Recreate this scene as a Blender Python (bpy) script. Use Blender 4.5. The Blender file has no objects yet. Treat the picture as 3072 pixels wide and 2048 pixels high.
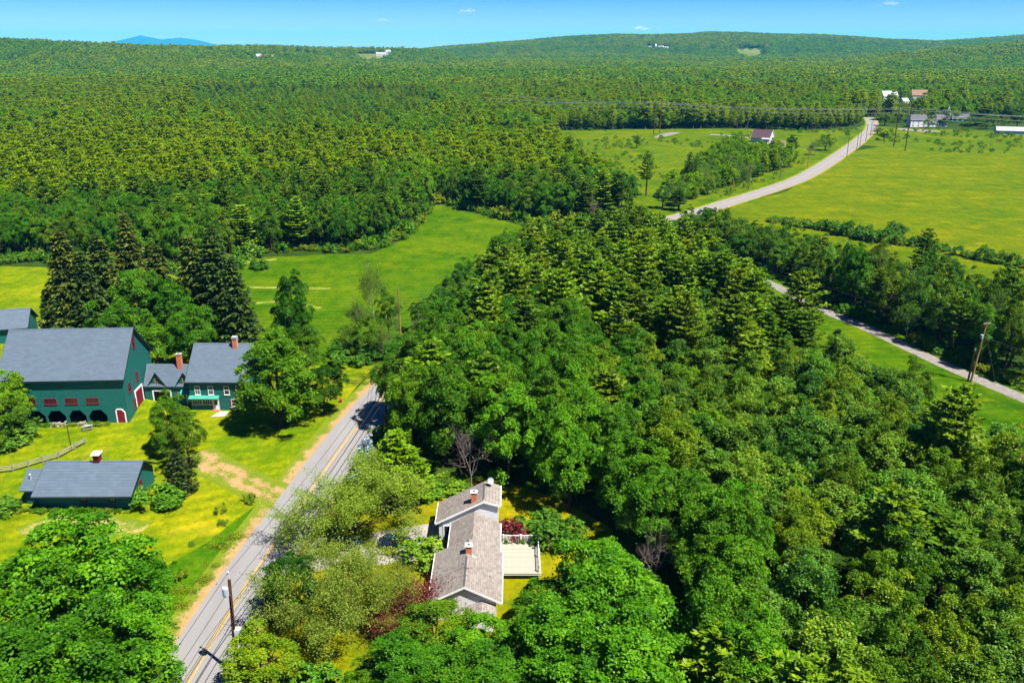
import bpy, math, random
import numpy as np
from mathutils import Vector, Matrix, Euler

# ------------------------------------------------------------------ camera, sky, sun, exposure
SC = bpy.context.scene
COL = SC.collection
F_PX, HOR, CAM_H = 2500.0, 140.0, 65.0
PITCH = math.atan((1024 - HOR) / F_PX)
cam_d = bpy.data.cameras.new('camera')
cam_d.sensor_width = 36.0
cam_d.lens = F_PX / 3072 * 36.0
cam_d.clip_start = 1.0
cam_d.clip_end = 60000.0
cam = bpy.data.objects.new('camera', cam_d)
COL.objects.link(cam)
cam.location = (0, 0, CAM_H)
cam.rotation_euler = (math.pi / 2 - PITCH, 0, 0)
SC.camera = cam

SUN_EL, SUN_AZ = math.radians(60.0), math.radians(127.0)     # azimuth clockwise from the view direction
W = bpy.data.worlds.new('World'); SC.world = W; W.use_nodes = True
wt = W.node_tree; wn = wt.nodes; wn.clear()
w_out = wn.new('ShaderNodeOutputWorld'); w_bg = wn.new('ShaderNodeBackground')
w_sky = wn.new('ShaderNodeTexSky'); w_sky.sky_type = 'NISHITA'; w_sky.sun_disc = False
w_sky.sun_elevation = SUN_EL; w_sky.sun_rotation = SUN_AZ
w_sky.altitude = 300; w_sky.air_density = 1.0; w_sky.dust_density = 0.2; w_sky.ozone_density = 4.0
w_bg.inputs['Strength'].default_value = 0.042
# deep summer blue overhead, paler toward the horizon, the same all round
w_tc = wn.new('ShaderNodeTexCoord'); w_sep = wn.new('ShaderNodeSeparateXYZ'); wt.links.new(w_tc.outputs['Generated'], w_sep.inputs[0])
w_rp = wn.new('ShaderNodeValToRGB'); w_rp.color_ramp.elements[0].position = 0.0; w_rp.color_ramp.elements[0].color = (0.80, 0.94, 1.14, 1)
w_rp.color_ramp.elements[1].position = 0.058; w_rp.color_ramp.elements[1].color = (0.17, 0.50, 1.08, 1)
wt.links.new(w_sep.outputs[2], w_rp.inputs['Fac'])
w_mx = wn.new('ShaderNodeMix'); w_mx.data_type = 'RGBA'; w_mx.blend_type = 'MULTIPLY'; w_mx.inputs[0].default_value = 1.0
wt.links.new(w_sky.outputs[0], w_mx.inputs[6]); wt.links.new(w_rp.outputs[0], w_mx.inputs[7])
wt.links.new(w_mx.outputs[2], w_bg.inputs['Color'])
wt.links.new(w_bg.outputs[0], w_out.inputs['Surface'])

sun_d = bpy.data.lights.new('sun', 'SUN'); sun_d.energy = 5.0; sun_d.angle = math.radians(0.55)
sun_d.color = (1.0, 0.955, 0.88)
sun = bpy.data.objects.new('sun', sun_d); COL.objects.link(sun)
sv = Vector((math.sin(SUN_AZ) * math.cos(SUN_EL), math.cos(SUN_AZ) * math.cos(SUN_EL), math.sin(SUN_EL)))
sun.rotation_euler = (-sv).to_track_quat('-Z', 'Y').to_euler()
sun.location = sv * 300

SC.view_settings.view_transform = 'Standard'
SC.view_settings.look = 'None'
SC.view_settings.exposure = 1.7
SC.view_settings.gamma = 1.0
SC.view_settings.use_curve_mapping = False
SC.cycles.max_bounces = 5
SC.cycles.diffuse_bounces = 3
SC.cycles.glossy_bounces = 1
SC.cycles.transmission_bounces = 2
SC.cycles.volume_bounces = 0
SC.cycles.transparent_max_bounces = 4
SC.cycles.use_denoising = True

# ------------------------------------------------------------------ geometry of the view: pixel of the photo -> point on the ground
cp_, sp_ = math.cos(PITCH), math.sin(PITCH)
def ray(px, py):
    a = (px - 1536) / F_PX; b = (py - 1024) / F_PX
    return np.array([a, cp_ - b * sp_, -sp_ - b * cp_])
def P(px, py, z=0.0):
    d = ray(px, py); t = (z - CAM_H) / d[2]
    return np.array([d[0] * t, d[1] * t, z])
def T(px, py, h):                       # foot of a thing h tall whose tip is seen at that pixel
    p = P(px, py, h); return (float(p[0]), float(p[1]))
def proj(x, y, z):
    dz = z - CAM_H
    c = y * cp_ - dz * sp_; u = y * sp_ + dz * cp_
    return 1536 + F_PX * x / c, 1024 - F_PX * u / c

# ------------------------------------------------------------------ tags
def tag(o, label=None, cat=None, group=None, kind=None):
    if label: o['label'] = label
    if cat: o['category'] = cat
    if group: o['group'] = group
    if kind: o['kind'] = kind
    return o
def empty(name, loc=(0, 0, 0), rz=0.0, label=None, cat=None, group=None):
    o = bpy.data.objects.new(name, None); COL.objects.link(o)
    o.empty_display_size = 0.5
    o.location = loc; o.rotation_euler = (0, 0, rz)
    return tag(o, label, cat, group)

# ------------------------------------------------------------------ materials
def mat(name):
    m = bpy.data.materials.new(name); m.use_nodes = True
    nt = m.node_tree; nt.nodes.clear()
    out = nt.nodes.new('ShaderNodeOutputMaterial')
    return m, nt, out
def N(nt, kind, **kw):
    n = nt.nodes.new(kind)
    for k, v in kw.items():
        if k.startswith('i_'):
            n.inputs[k[2:].replace('_', ' ')].default_value = v
        else:
            setattr(n, k, v)
    return n
def rgba(c): return (c[0], c[1], c[2], 1.0)
def noise(nt, scale, detail=4.0, rough=0.6, vec=None, dim='3D'):
    n = N(nt, 'ShaderNodeTexNoise'); n.noise_dimensions = dim
    n.inputs['Scale'].default_value = scale; n.inputs['Detail'].default_value = detail
    n.inputs['Roughness'].default_value = rough
    if vec is not None: nt.links.new(vec, n.inputs['Vector'])
    return n.outputs['Fac']
def ramp(nt, fac, stops):
    r = N(nt, 'ShaderNodeValToRGB'); e = r.color_ramp.elements
    while len(e) < len(stops): e.new(0.5)
    for q, (p, c) in zip(e, stops):
        q.position = p; q.color = rgba(c) if len(c) == 3 else c
    nt.links.new(fac, r.inputs['Fac']); return r.outputs['Color']
def mix(nt, fac, a, b, mode='MIX'):
    m = N(nt, 'ShaderNodeMix'); m.data_type = 'RGBA'; m.blend_type = mode
    for sock, v in ((m.inputs[0], fac), (m.inputs[6], a), (m.inputs[7], b)):
        if isinstance(v, (int, float)): sock.default_value = v
        elif isinstance(v, tuple): sock.default_value = rgba(v)
        else: nt.links.new(v, sock)
    return m.outputs[2]
def mth(nt, op, a, b=None, clamp=False):
    m = N(nt, 'ShaderNodeMath'); m.operation = op; m.use_clamp = clamp
    for sock, v in ((m.inputs[0], a), (m.inputs[1], b)):
        if v is None: continue
        if isinstance(v, (int, float)): sock.default_value = v
        else: nt.links.new(v, sock)
    return m.outputs[0]
def coords(nt, what='Object'):
    return N(nt, 'ShaderNodeTexCoord').outputs[what]
def position(nt): return N(nt, 'ShaderNodeNewGeometry').outputs['Position']
def mapped(nt, vec, scale=(1, 1, 1), rot=(0, 0, 0)):
    m = N(nt, 'ShaderNodeMapping'); nt.links.new(vec, m.inputs['Vector'])
    m.inputs['Scale'].default_value = scale; m.inputs['Rotation'].default_value = rot
    return m.outputs['Vector']
def bsdf(nt, out, col, rough=0.8, spec=0.3, bump=None, bd=0.05, bs=0.5):
    b = N(nt, 'ShaderNodeBsdfPrincipled')
    if isinstance(col, tuple): b.inputs['Base Color'].default_value = rgba(col)
    else: nt.links.new(col, b.inputs['Base Color'])
    b.inputs['Roughness'].default_value = rough
    b.inputs['Specular IOR Level'].default_value = spec
    if bump is not None:
        k = N(nt, 'ShaderNodeBump'); k.inputs['Distance'].default_value = bd; k.inputs['Strength'].default_value = bs
        nt.links.new(bump, k.inputs['Height']); nt.links.new(k.outputs['Normal'], b.inputs['Normal'])
    nt.links.new(b.outputs[0], out.inputs['Surface'])
    return b
ALB = 0.47      # bright day exposure: painted and mineral surfaces keep their everyday albedo
def plain(name, col, rough=0.7, spec=0.3, var=0.25, scale=2.0):
    col = tuple(x * ALB for x in col)
    m, nt, out = mat(name)
    f = noise(nt, scale, 5, 0.6, coords(nt))
    c = ramp(nt, f, [(0.3, tuple(x * (1 - var) for x in col)), (0.7, tuple(min(1, x * (1 + var)) for x in col))])
    bsdf(nt, out, c, rough, spec)
    return m

def grass(name, cols, stripe=None, big=0.02, dry=None):
    """cols: dark, mid, light, dry - blotches of several sizes, fine blade grain, optional mowing stripes"""
    m, nt, out = mat(name)
    p = position(nt)
    f1 = noise(nt, big, 5, 0.62, p); f2 = noise(nt, big * 7, 5, 0.65, p); f3 = noise(nt, 1.1, 6, 0.75, p)
    f4 = noise(nt, 0.12, 5, 0.7, mapped(nt, p, (1, 0.35, 1), (0, 0, 0.5)))
    s = mth(nt, 'ADD', mth(nt, 'MULTIPLY', f1, 0.55), mth(nt, 'MULTIPLY', f2, 0.45))
    c = ramp(nt, s, [(0.34, cols[0]), (0.48, cols[1]), (0.60, cols[2]), (0.72, cols[3])])
    c = mix(nt, mth(nt, 'MULTIPLY', mth(nt, 'SUBTRACT', f4, 0.47, True), 3.0, True), c, cols[2])
    if dry:
        fd = noise(nt, 0.06, 6, 0.7, mapped(nt, p, (1, 1.6, 1)))
        c = mix(nt, mth(nt, 'MULTIPLY', mth(nt, 'SUBTRACT', fd, dry, True), 6.0, True), c, cols[3])
    if stripe:
        w = N(nt, 'ShaderNodeTexWave'); w.wave_type = 'BANDS'; w.bands_direction = 'X'
        w.inputs['Scale'].default_value = 0.11; w.inputs['Distortion'].default_value = 6.0
        w.inputs['Detail'].default_value = 2.0; w.inputs['Detail Scale'].default_value = 0.12
        nt.links.new(mapped(nt, p, (1, 1, 1), (0, 0, stripe)), w.inputs['Vector'])
        c = mix(nt, mth(nt, 'MULTIPLY', w.outputs['Fac'], 0.38), c, cols[0])
    f5 = noise(nt, 0.28, 6, 0.75, mapped(nt, p, (1.0, 0.5, 1), (0, 0, 0.4)))
    c = mix(nt, 0.85, c, ramp(nt, f5, [(0.3, (0.55, 0.66, 0.6)), (0.5, (1, 1, 1)), (0.7, (1.4, 1.22, 1.1))]), 'MULTIPLY')
    f6 = noise(nt, 0.05, 5, 0.7, mapped(nt, p, (0.8, 1.7, 1), (0, 0, 0.25)))
    c = mix(nt, 0.8, c, ramp(nt, f6, [(0.32, (0.52, 0.74, 0.6)), (0.5, (1, 1, 1)), (0.68, (1.32, 1.12, 1.1))]), 'MULTIPLY')
    g = ramp(nt, f3, [(0.25, (0.42, 0.46, 0.4)), (0.5, (1, 1, 1)), (0.78, (1.5, 1.45, 1.3))])
    c = mix(nt, 0.75, c, g, 'MULTIPLY')
    bsdf(nt, out, c, 0.95, 0.02, mth(nt, 'ADD', f3, noise(nt, 5.0, 3, 0.7, p)), 0.10, 0.7)
    return m

def leaf(name, dark, mid, light, trans=0.34, gloss=0.10, rough=0.5, var=0.5):
    """one leaf-sized face: colour by its own tint, by the tree it is on, some light shining through"""
    m, nt, out = mat(name)
    a = N(nt, 'ShaderNodeAttribute'); a.attribute_name = 'tint'
    oi = N(nt, 'ShaderNodeObjectInfo')
    f = mth(nt, 'ADD', a.outputs['Fac'], mth(nt, 'MULTIPLY', mth(nt, 'SUBTRACT', oi.outputs['Random'], 0.5), var), True)
    c = ramp(nt, f, [(0.05, dark), (0.5, mid), (0.95, light)])
    c = mix(nt, 1.0, c, oi.outputs['Color'], 'MULTIPLY')
    b = N(nt, 'ShaderNodeBsdfPrincipled')
    nt.links.new(c, b.inputs['Base Color'])
    b.inputs['Roughness'].default_value = rough; b.inputs['Specular IOR Level'].default_value = gloss
    t = N(nt, 'ShaderNodeBsdfTranslucent')
    nt.links.new(mix(nt, 1.0, c, (1.25, 1.25, 0.5), 'MULTIPLY'), t.inputs['Color'])
    x = N(nt, 'ShaderNodeMixShader'); x.inputs[0].default_value = trans
    nt.links.new(b.outputs[0], x.inputs[1]); nt.links.new(t.outputs[0], x.inputs[2])
    nt.links.new(x.outputs[0], out.inputs['Surface'])
    return m

def siding(name, col, pitch=0.19, dark=0.55):
    """painted clapboards: the laps are real relief in the normal and a thin darker line along each board"""
    col = tuple(x * ALB for x in col)
    m, nt, out = mat(name)
    co = coords(nt)
    sep = N(nt, 'ShaderNodeSeparateXYZ'); nt.links.new(co, sep.inputs[0])
    fr = mth(nt, 'FRACT', mth(nt, 'DIVIDE', sep.outputs[2], pitch))
    line = mth(nt, 'LESS_THAN', fr, 0.16)
    n1 = noise(nt, 0.6, 5, 0.6, mapped(nt, co, (1, 1, 4))); n2 = noise(nt, 3, 4, 0.6, mapped(nt, co, (0.3, 0.3, 5.2)))
    f = mth(nt, 'ADD', mth(nt, 'MULTIPLY', n1, 0.5), mth(nt, 'MULTIPLY', n2, 0.5))
    c = ramp(nt, f, [(0.3, tuple(x * 0.78 for x in col)), (0.7, tuple(min(1, x * 1.2) for x in col))])
    c = mix(nt, mth(nt, 'MULTIPLY', line, 1 - dark), c, tuple(x * 0.22 for x in col))
    bsdf(nt, out, c, 0.6, 0.3, fr, 0.03, 0.8)
    return m

def shingle(name, col, pitch=0.3, axis='slope', seam=0.5, streak=0.25, wid=0.9):
    """roof courses along Z (height on the slope) with broken vertical joints, weather streaks"""
    col = tuple(x * ALB * 0.85 for x in col)
    m, nt, out = mat(name)
    co = coords(nt)
    sep = N(nt, 'ShaderNodeSeparateXYZ'); nt.links.new(co, sep.inputs[0])
    v = mth(nt, 'DIVIDE', sep.outputs[2], pitch); row = mth(nt, 'FLOOR', v); fr = mth(nt, 'FRACT', v)
    hor = sep.outputs[0] if axis == 'x' else sep.outputs[1]
    uu = mth(nt, 'ADD', mth(nt, 'DIVIDE', hor, wid), mth(nt, 'MULTIPLY', row, 0.37))
    cell = mth(nt, 'FLOOR', uu)
    wnz = N(nt, 'ShaderNodeTexWhiteNoise'); wnz.noise_dimensions = '2D'
    cv = N(nt, 'ShaderNodeCombineXYZ'); nt.links.new(cell, cv.inputs[0]); nt.links.new(row, cv.inputs[1])
    nt.links.new(cv.outputs[0], wnz.inputs['Vector'])
    line = mth(nt, 'LESS_THAN', fr, 0.22)
    n1 = noise(nt, 0.35, 6, 0.65, co); n2 = noise(nt, 7, 3, 0.6, co)
    f = mth(nt, 'ADD', mth(nt, 'MULTIPLY', n1, 0.5), mth(nt, 'ADD', mth(nt, 'MULTIPLY', wnz.outputs[0], 0.3), mth(nt, 'MULTIPLY', n2, 0.2)))
    c = ramp(nt, f, [(0.25, tuple(x * (1 - streak) for x in col)), (0.75, tuple(x * (1 + streak) for x in col))])
    c = mix(nt, mth(nt, 'MULTIPLY', line, seam), c, tuple(x * 0.45 for x in col))
    bsdf(nt, out, c, 0.75, 0.25, fr, 0.02, 0.6)
    return m

def asphalt():
    m, nt, out = mat('asphalt')
    p = position(nt)
    n1 = noise(nt, 0.25, 6, 0.65, mapped(nt, p, (1.6, 0.25, 1))); n2 = noise(nt, 9, 4, 0.7, p)
    f = mth(nt, 'ADD', mth(nt, 'MULTIPLY', n1, 0.6), mth(nt, 'MULTIPLY', n2, 0.4))
    c = ramp(nt, f, [(0.3, (0.128, 0.122, 0.119)), (0.5, (0.150, 0.144, 0.141)), (0.72, (0.175, 0.168, 0.164))])
    vo = N(nt, 'ShaderNodeTexVoronoi'); vo.feature = 'DISTANCE_TO_EDGE'; vo.inputs['Scale'].default_value = 0.10
    wv = N(nt, 'ShaderNodeVectorMath'); wv.operation = 'ADD'
    nz = N(nt, 'ShaderNodeTexNoise'); nz.inputs['Scale'].default_value = 0.6; nt.links.new(p, nz.inputs['Vector'])
    sc = N(nt, 'ShaderNodeVectorMath'); sc.operation = 'SCALE'; sc.inputs['Scale'].default_value = 2.2
    nt.links.new(nz.outputs['Color'], sc.inputs[0]); nt.links.new(p, wv.inputs[0]); nt.links.new(sc.outputs[0], wv.inputs[1])
    nt.links.new(wv.outputs[0], vo.inputs['Vector'])
    crack = mth(nt, 'LESS_THAN', vo.outputs['Distance'], 0.006)
    crack = mth(nt, 'MULTIPLY', crack, mth(nt, 'GREATER_THAN', noise(nt, 0.12, 2, 0.5, p), 0.56))
    c = mix(nt, mth(nt, 'MULTIPLY', crack, 0.45), c, (0.10, 0.095, 0.09))
    bsdf(nt, out, c, 0.9, 0.2, n2, 0.01, 0.5)
    return m

def dirt(name, a, b, g1, g2):
    """bare ground that breaks up into grass toward the strip's edges (attribute edge: 0 outside, 1 inside)"""
    m, nt, out = mat(name)
    p = position(nt)
    at = N(nt, 'ShaderNodeAttribute'); at.attribute_name = 'edge'
    n1 = noise(nt, 0.35, 6, 0.7, p); n2 = noise(nt, 2.5, 5, 0.75, p)
    c = ramp(nt, mth(nt, 'ADD', mth(nt, 'MULTIPLY', n1, 0.5), mth(nt, 'MULTIPLY', n2, 0.5)), [(0.35, a), (0.65, b)])
    gr = ramp(nt, mth(nt, 'ADD', mth(nt, 'MULTIPLY', n1, 0.4), mth(nt, 'MULTIPLY', n2, 0.6)), [(0.35, g1), (0.65, g2)])
    k = mth(nt, 'ADD', at.outputs['Fac'], mth(nt, 'MULTIPLY', mth(nt, 'SUBTRACT', mth(nt, 'ADD', mth(nt, 'MULTIPLY', n1, 0.6), mth(nt, 'MULTIPLY', n2, 0.4)), 0.5), 3.2))
    k = mth(nt, 'MULTIPLY', mth(nt, 'SUBTRACT', k, 0.35), 3.0, True)
    bsdf(nt, out, mix(nt, k, gr, c), 0.95, 0.08, n2, 0.08, 0.6)
    return m

def brickmat():
    m, nt, out = mat('brick')
    b = N(nt, 'ShaderNodeTexBrick'); nt.links.new(mapped(nt, coords(nt), (1, 1, 1), (math.pi / 2, 0, 0)), b.inputs['Vector'])
    b.inputs['Scale'].default_value = 4.0
    b.inputs['Color1'].default_value = (0.42, 0.10, 0.035, 1); b.inputs['Color2'].default_value = (0.30, 0.07, 0.03, 1)
    b.inputs['Mortar'].default_value = (0.35, 0.26, 0.2, 1)
    b.inputs['Mortar Size'].default_value = 0.02
    bsdf(nt, out, b.outputs['Color'], 0.85, 0.2, b.outputs['Fac'], -0.01, 0.5)
    return m

M = {}
M['siding_green'] = siding('siding_green', (0.006, 0.195, 0.165), 0.3, 0.3)
M['siding_white'] = siding('siding_white', (1.2, 1.19, 1.22), 0.2, 0.8)
M['trim_white'] = plain('trim_white', (1.15, 1.14, 1.10), 0.55, 0.3, 0.08)
M['trim_dark'] = plain('trim_dark', (0.012, 0.035, 0.032), 0.6)
M['red_paint'] = plain('red_paint', (0.26, 0.008, 0.03), 0.55, 0.3, 0.2)
M['roof_blue'] = shingle('roof_blue', (0.140, 0.195, 0.255), 0.26, 'x', 0.34, 0.14)
M['roof_tan'] = shingle('roof_tan', (0.40, 0.345, 0.30), 0.13, 'y', 0.42, 0.34, 0.5)
M['roof_mid'] = plain('roof_mid', (0.12, 0.125, 0.14), 0.8)
M['roof_plum'] = plain('roof_plum', (0.10, 0.045, 0.055), 0.7)
M['roof_brown'] = plain('roof_brown', (0.32, 0.17, 0.10), 0.8)
M['roof_pale'] = plain('roof_pale', (0.45, 0.46, 0.5), 0.6)
M['wall_bright'] = plain('wall_bright', (0.74, 0.74, 0.75), 0.6, 0.3, 0.06)
M['glass'] = plain('glass', (0.018, 0.024, 0.026), 0.08, 0.6, 0.3)
M['glass_grey'] = plain('glass_grey', (0.10, 0.14, 0.17), 0.1, 0.6, 0.3)
M['interior'] = plain('interior', (0.012, 0.011, 0.010), 0.95, 0.0)
M['brick'] = brickmat()
M['awning'] = plain('awning', (0.06, 0.42, 0.30), 0.6, 0.3, 0.12)
M['stone'] = plain('stone', (0.55, 0.52, 0.48), 0.9, 0.1, 0.25, 3)
M['tan_board'] = plain('tan_board', (0.50, 0.38, 0.22), 0.85, 0.1, 0.15)
M['deck'] = plain('deck_boards', (0.56, 0.53, 0.41), 0.7, 0.2, 0.22, 1.5)
M['wood_pole'] = plain('wood_pole', (0.13, 0.052, 0.026), 0.9, 0.1, 0.4, 4)
M['wood_pole_pale'] = plain('wood_pole_pale', (0.40, 0.22, 0.08), 0.9, 0.1, 0.35, 4)
M['wood_pole_grey'] = plain('wood_pole_grey', (0.22, 0.17, 0.13), 0.9, 0.1, 0.3, 4)
M['wood_pole_red'] = plain('wood_pole_red', (0.36, 0.075, 0.035), 0.9, 0.1, 0.25, 2)
M['grey_wood'] = plain('grey_wood', (0.36, 0.32, 0.25), 0.9, 0.1, 0.35, 4)
M['metal'] = plain('metal', (0.50, 0.58, 0.62), 0.4, 0.5, 0.12)
M['white_metal'] = plain('white_metal', (0.72, 0.73, 0.74), 0.4, 0.5, 0.1)
M['wire'] = plain('wire', (0.03, 0.03, 0.03), 0.6)
M['wire_bright'] = plain('wire_bright', (0.38, 0.40, 0.40), 0.45, 0.5)
M['bark'] = plain('bark', (0.085, 0.062, 0.045), 0.95, 0.05, 0.45, 3)
M['bark_grey'] = plain('bark_grey', (0.24, 0.21, 0.18), 0.95, 0.05, 0.35, 3)
M['bark_dead'] = plain('bark_dead', (0.27, 0.215, 0.185), 0.95, 0.05, 0.3, 3)
M['bark_pale'] = plain('bark_pale', (0.45, 0.42, 0.37), 0.9, 0.05, 0.4, 3)
M['log'] = plain('log', (0.55, 0.46, 0.34), 0.9, 0.1, 0.35, 5)
M['car_blue'] = plain('car_blue', (0.012, 0.022, 0.07), 0.25, 0.6, 0.1)
M['rubber'] = plain('rubber', (0.015, 0.015, 0.015), 0.9, 0.1)
M['fabric_white'] = plain('fabric_white', (0.75, 0.75, 0.75), 0.8)
M['asphalt'] = asphalt()
M['drive_asphalt'] = plain('drive_asphalt', (0.42, 0.38, 0.34), 0.95, 0.1, 0.28, 0.7)
M['gravel'] = plain('gravel', (0.30, 0.27, 0.24), 0.95, 0.1, 0.3, 1.2)
M['yellow_paint'] = plain('yellow_paint', (0.72, 0.42, 0.05), 0.7, 0.2, 0.3, 3)
GD, GM_, GL, GY = (0.030, 0.105, 0.004), (0.105, 0.190, 0.006), (0.190, 0.260, 0.008), (0.30, 0.24, 0.035)
M['forest_floor'] = grass('forest_floor', [(0.012, 0.022, 0.004), (0.018, 0.036, 0.004), (0.025, 0.05, 0.005), (0.035, 0.052, 0.007)])
M['lawn'] = grass('lawn', [(0.034, 0.090, 0.001), (0.095, 0.130, 0.001), (0.165, 0.165, 0.002), (0.23, 0.17, 0.022)], 1.15, 0.035, 0.58)
M['meadow'] = grass('meadow', [(0.014, 0.052, 0.0005), (0.036, 0.082, 0.0005), (0.068, 0.104, 0.001), (0.125, 0.125, 0.002)], 1.5, 0.024, 0.60)
M['hayfield'] = grass('hayfield', [(0.030, 0.070, 0.0005), (0.062, 0.092, 0.0005), (0.088, 0.102, 0.0005), (0.15, 0.130, 0.001)], 1.9, 0.016, 0.54)
M['scrub'] = grass('scrub', [(0.020, 0.055, 0.001), (0.044, 0.080, 0.001), (0.075, 0.102, 0.001), (0.14, 0.125, 0.006)], None, 0.03, 0.60)
M['yard'] = grass('yard', [(0.05, 0.080, 0.001), (0.105, 0.115, 0.001), (0.165, 0.140, 0.002), (0.21, 0.145, 0.012)], None, 0.06)
M['bank'] = grass('bank', [(0.012, 0.050, 0.001), (0.026, 0.078, 0.001), (0.050, 0.105, 0.001), (0.11, 0.12, 0.003)], None, 0.06)
M['dirt'] = dirt('dirt', (0.19, 0.115, 0.045), (0.27, 0.175, 0.08), (0.06, 0.10, 0.004), (0.12, 0.14, 0.007))
M['straw'] = dirt('straw', (0.19, 0.15, 0.035), (0.26, 0.20, 0.07), (0.055, 0.10, 0.004), (0.11, 0.14, 0.006))

M['leaf_maple'] = leaf('leaf_maple', (0.018, 0.070, 0.001), (0.044, 0.140, 0.002), (0.090, 0.205, 0.003), 0.36)
M['leaf_oak'] = leaf('leaf_oak', (0.028, 0.074, 0.001), (0.058, 0.130, 0.002), (0.110, 0.195, 0.003), 0.36)
M['leaf_aspen'] = leaf('leaf_aspen', (0.026, 0.078, 0.003), (0.052, 0.134, 0.004), (0.112, 0.212, 0.012), 0.35, 0.14, 0.5)
M['leaf_locust'] = leaf('leaf_locust', (0.120, 0.175, 0.014), (0.180, 0.245, 0.024), (0.245, 0.305, 0.045), 0.45)
M['leaf_pine'] = leaf('leaf_pine', (0.024, 0.062, 0.001), (0.070, 0.135, 0.0015), (0.140, 0.215, 0.002), 0.25, 0.12)
M['leaf_pinewood'] = leaf('leaf_pinewood', (0.085, 0.145, 0.001), (0.142, 0.218, 0.001), (0.200, 0.275, 0.002), 0.46, 0.05)
M['leaf_regrow'] = leaf('leaf_regrow', (0.070, 0.150, 0.001), (0.110, 0.205, 0.001), (0.160, 0.255, 0.002), 0.42, 0.05)
M['leaf_farwood'] = leaf('leaf_farwood', (0.052, 0.125, 0.001), (0.090, 0.190, 0.001), (0.140, 0.250, 0.002), 0.46, 0.05)
M['leaf_spruce'] = leaf('leaf_spruce', (0.020, 0.044, 0.006), (0.042, 0.072, 0.007), (0.095, 0.125, 0.008), 0.1, 0.2, 0.6, 0.3)
M['leaf_blue'] = leaf('leaf_blue', (0.10, 0.16, 0.17), (0.17, 0.24, 0.26), (0.27, 0.35, 0.38), 0.1, 0.2, 0.6, 0.2)
M['leaf_red'] = leaf('leaf_red', (0.055, 0.005, 0.007), (0.100, 0.008, 0.012), (0.16, 0.020, 0.02), 0.2, 0.2, 0.5, 0.2)
M['leaf_shrub'] = leaf('leaf_shrub', (0.035, 0.100, 0.006), (0.062, 0.155, 0.008), (0.115, 0.215, 0.012))
M['leaf_weed'] = leaf('leaf_weed', (0.065, 0.115, 0.004), (0.110, 0.165, 0.005), (0.18, 0.220, 0.008))
M['far_field'] = grass('far_field', [(0.045, 0.075, 0.010), (0.080, 0.100, 0.020), (0.115, 0.118, 0.030), (0.15, 0.125, 0.045)], None, 0.01)
M['roof_red'] = plain('roof_red', (0.50, 0.12, 0.07), 0.7)

# ------------------------------------------------------------------ mesh builder
class MB:
    def __init__(self): self.v = []; self.f = []; self.m = []; self.mats = []; self.M = None
    def mi(self, m):
        m = M[m] if isinstance(m, str) else m
        if m not in self.mats: self.mats.append(m)
        return self.mats.index(m)
    def add(self, vs, fs, m):
        b = len(self.v); k = self.mi(m)
        for q in vs:
            q = Vector(q)
            self.v.append(tuple(self.M @ q) if self.M else tuple(q))
        for f in fs: self.f.append(tuple(b + i for i in f)); self.m.append(k)
        return self
    def box(self, x0, y0, z0, x1, y1, z1, m):
        vs = [(x, y, z) for z in (z0, z1) for y in (y0, y1) for x in (x0, x1)]
        return self.add(vs, [(0, 2, 3, 1), (4, 5, 7, 6), (0, 1, 5, 4), (2, 6, 7, 3), (0, 4, 6, 2), (1, 3, 7, 5)], m)
    def poly(self, vs, m): return self.add(vs, [tuple(range(len(vs)))], m)
    def slab(self, vs, off, m):
        """a flat polygon given thickness along the vector off"""
        n = len(vs); o = Vector(off)
        a = [Vector(q) for q in vs]; b = [q + o for q in a]
        fs = [tuple(range(n)), tuple(range(2 * n - 1, n - 1, -1))]
        fs += [(i, n + i, n + (i + 1) % n, (i + 1) % n) for i in range(n)]
        return self.add(a + b, fs, m)
    def tube(self, path, radii, m, n=6, cap=True):
        path = [Vector(p) for p in path]; vs = []; fs = []
        if isinstance(radii, (int, float)): radii = [radii] * len(path)
        for i, p in enumerate(path):
            d = (path[min(i + 1, len(path) - 1)] - path[max(i - 1, 0)]).normalized()
            a = d.cross(Vector((0, 0, 1)) if abs(d.z) < 0.9 else Vector((1, 0, 0))).normalized(); b = d.cross(a)
            for k in range(n):
                t = 2 * math.pi * k / n
                vs.append(p + (a * math.cos(t) + b * math.sin(t)) * radii[i])
        for i in range(len(path) - 1):
            for k in range(n):
                fs.append((i * n + k, i * n + (k + 1) % n, (i + 1) * n + (k + 1) % n, (i + 1) * n + k))
        if cap: fs.append(tuple(range(n))); fs.append(tuple(range(len(vs) - 1, len(vs) - 1 - n, -1)))
        return self.add(vs, fs, m)
    def lathe(self, prof, m, n=12, c=(0, 0, 0)):
        vs = []; fs = []
        for r, z in prof:
            for k in range(n):
                t = 2 * math.pi * k / n; vs.append((c[0] + r * math.cos(t), c[1] + r * math.sin(t), c[2] + z))
        for i in range(len(prof) - 1):
            for k in range(n):
                fs.append((i * n + k, i * n + (k + 1) % n, (i + 1) * n + (k + 1) % n, (i + 1) * n + k))
        return self.add(vs, fs, m)
    def mesh(self, name):
        me = bpy.data.meshes.new(name); me.from_pydata(self.v, [], self.f)
        for q in self.mats: me.materials.append(q)
        me.polygons.foreach_set('material_index', self.m); me.update()
        return me
    def build(self, name, parent=None, loc=None, smooth=False):
        me = self.mesh(name)
        if smooth: me.polygons.foreach_set('use_smooth', [True] * len(me.polygons))
        o = bpy.data.objects.new(name, me); COL.objects.link(o)
        if parent: o.parent = parent
        if loc: o.location = loc
        return o
def put(name, me, parent=None):
    o = bpy.data.objects.new(name, me); COL.objects.link(o)
    if parent: o.parent = parent
    return o
def copy_tree(o, parent=None):
    c = o.copy(); COL.objects.link(c); c.parent = parent
    for ch in list(o.children): copy_tree(ch, c)
    return c

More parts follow.
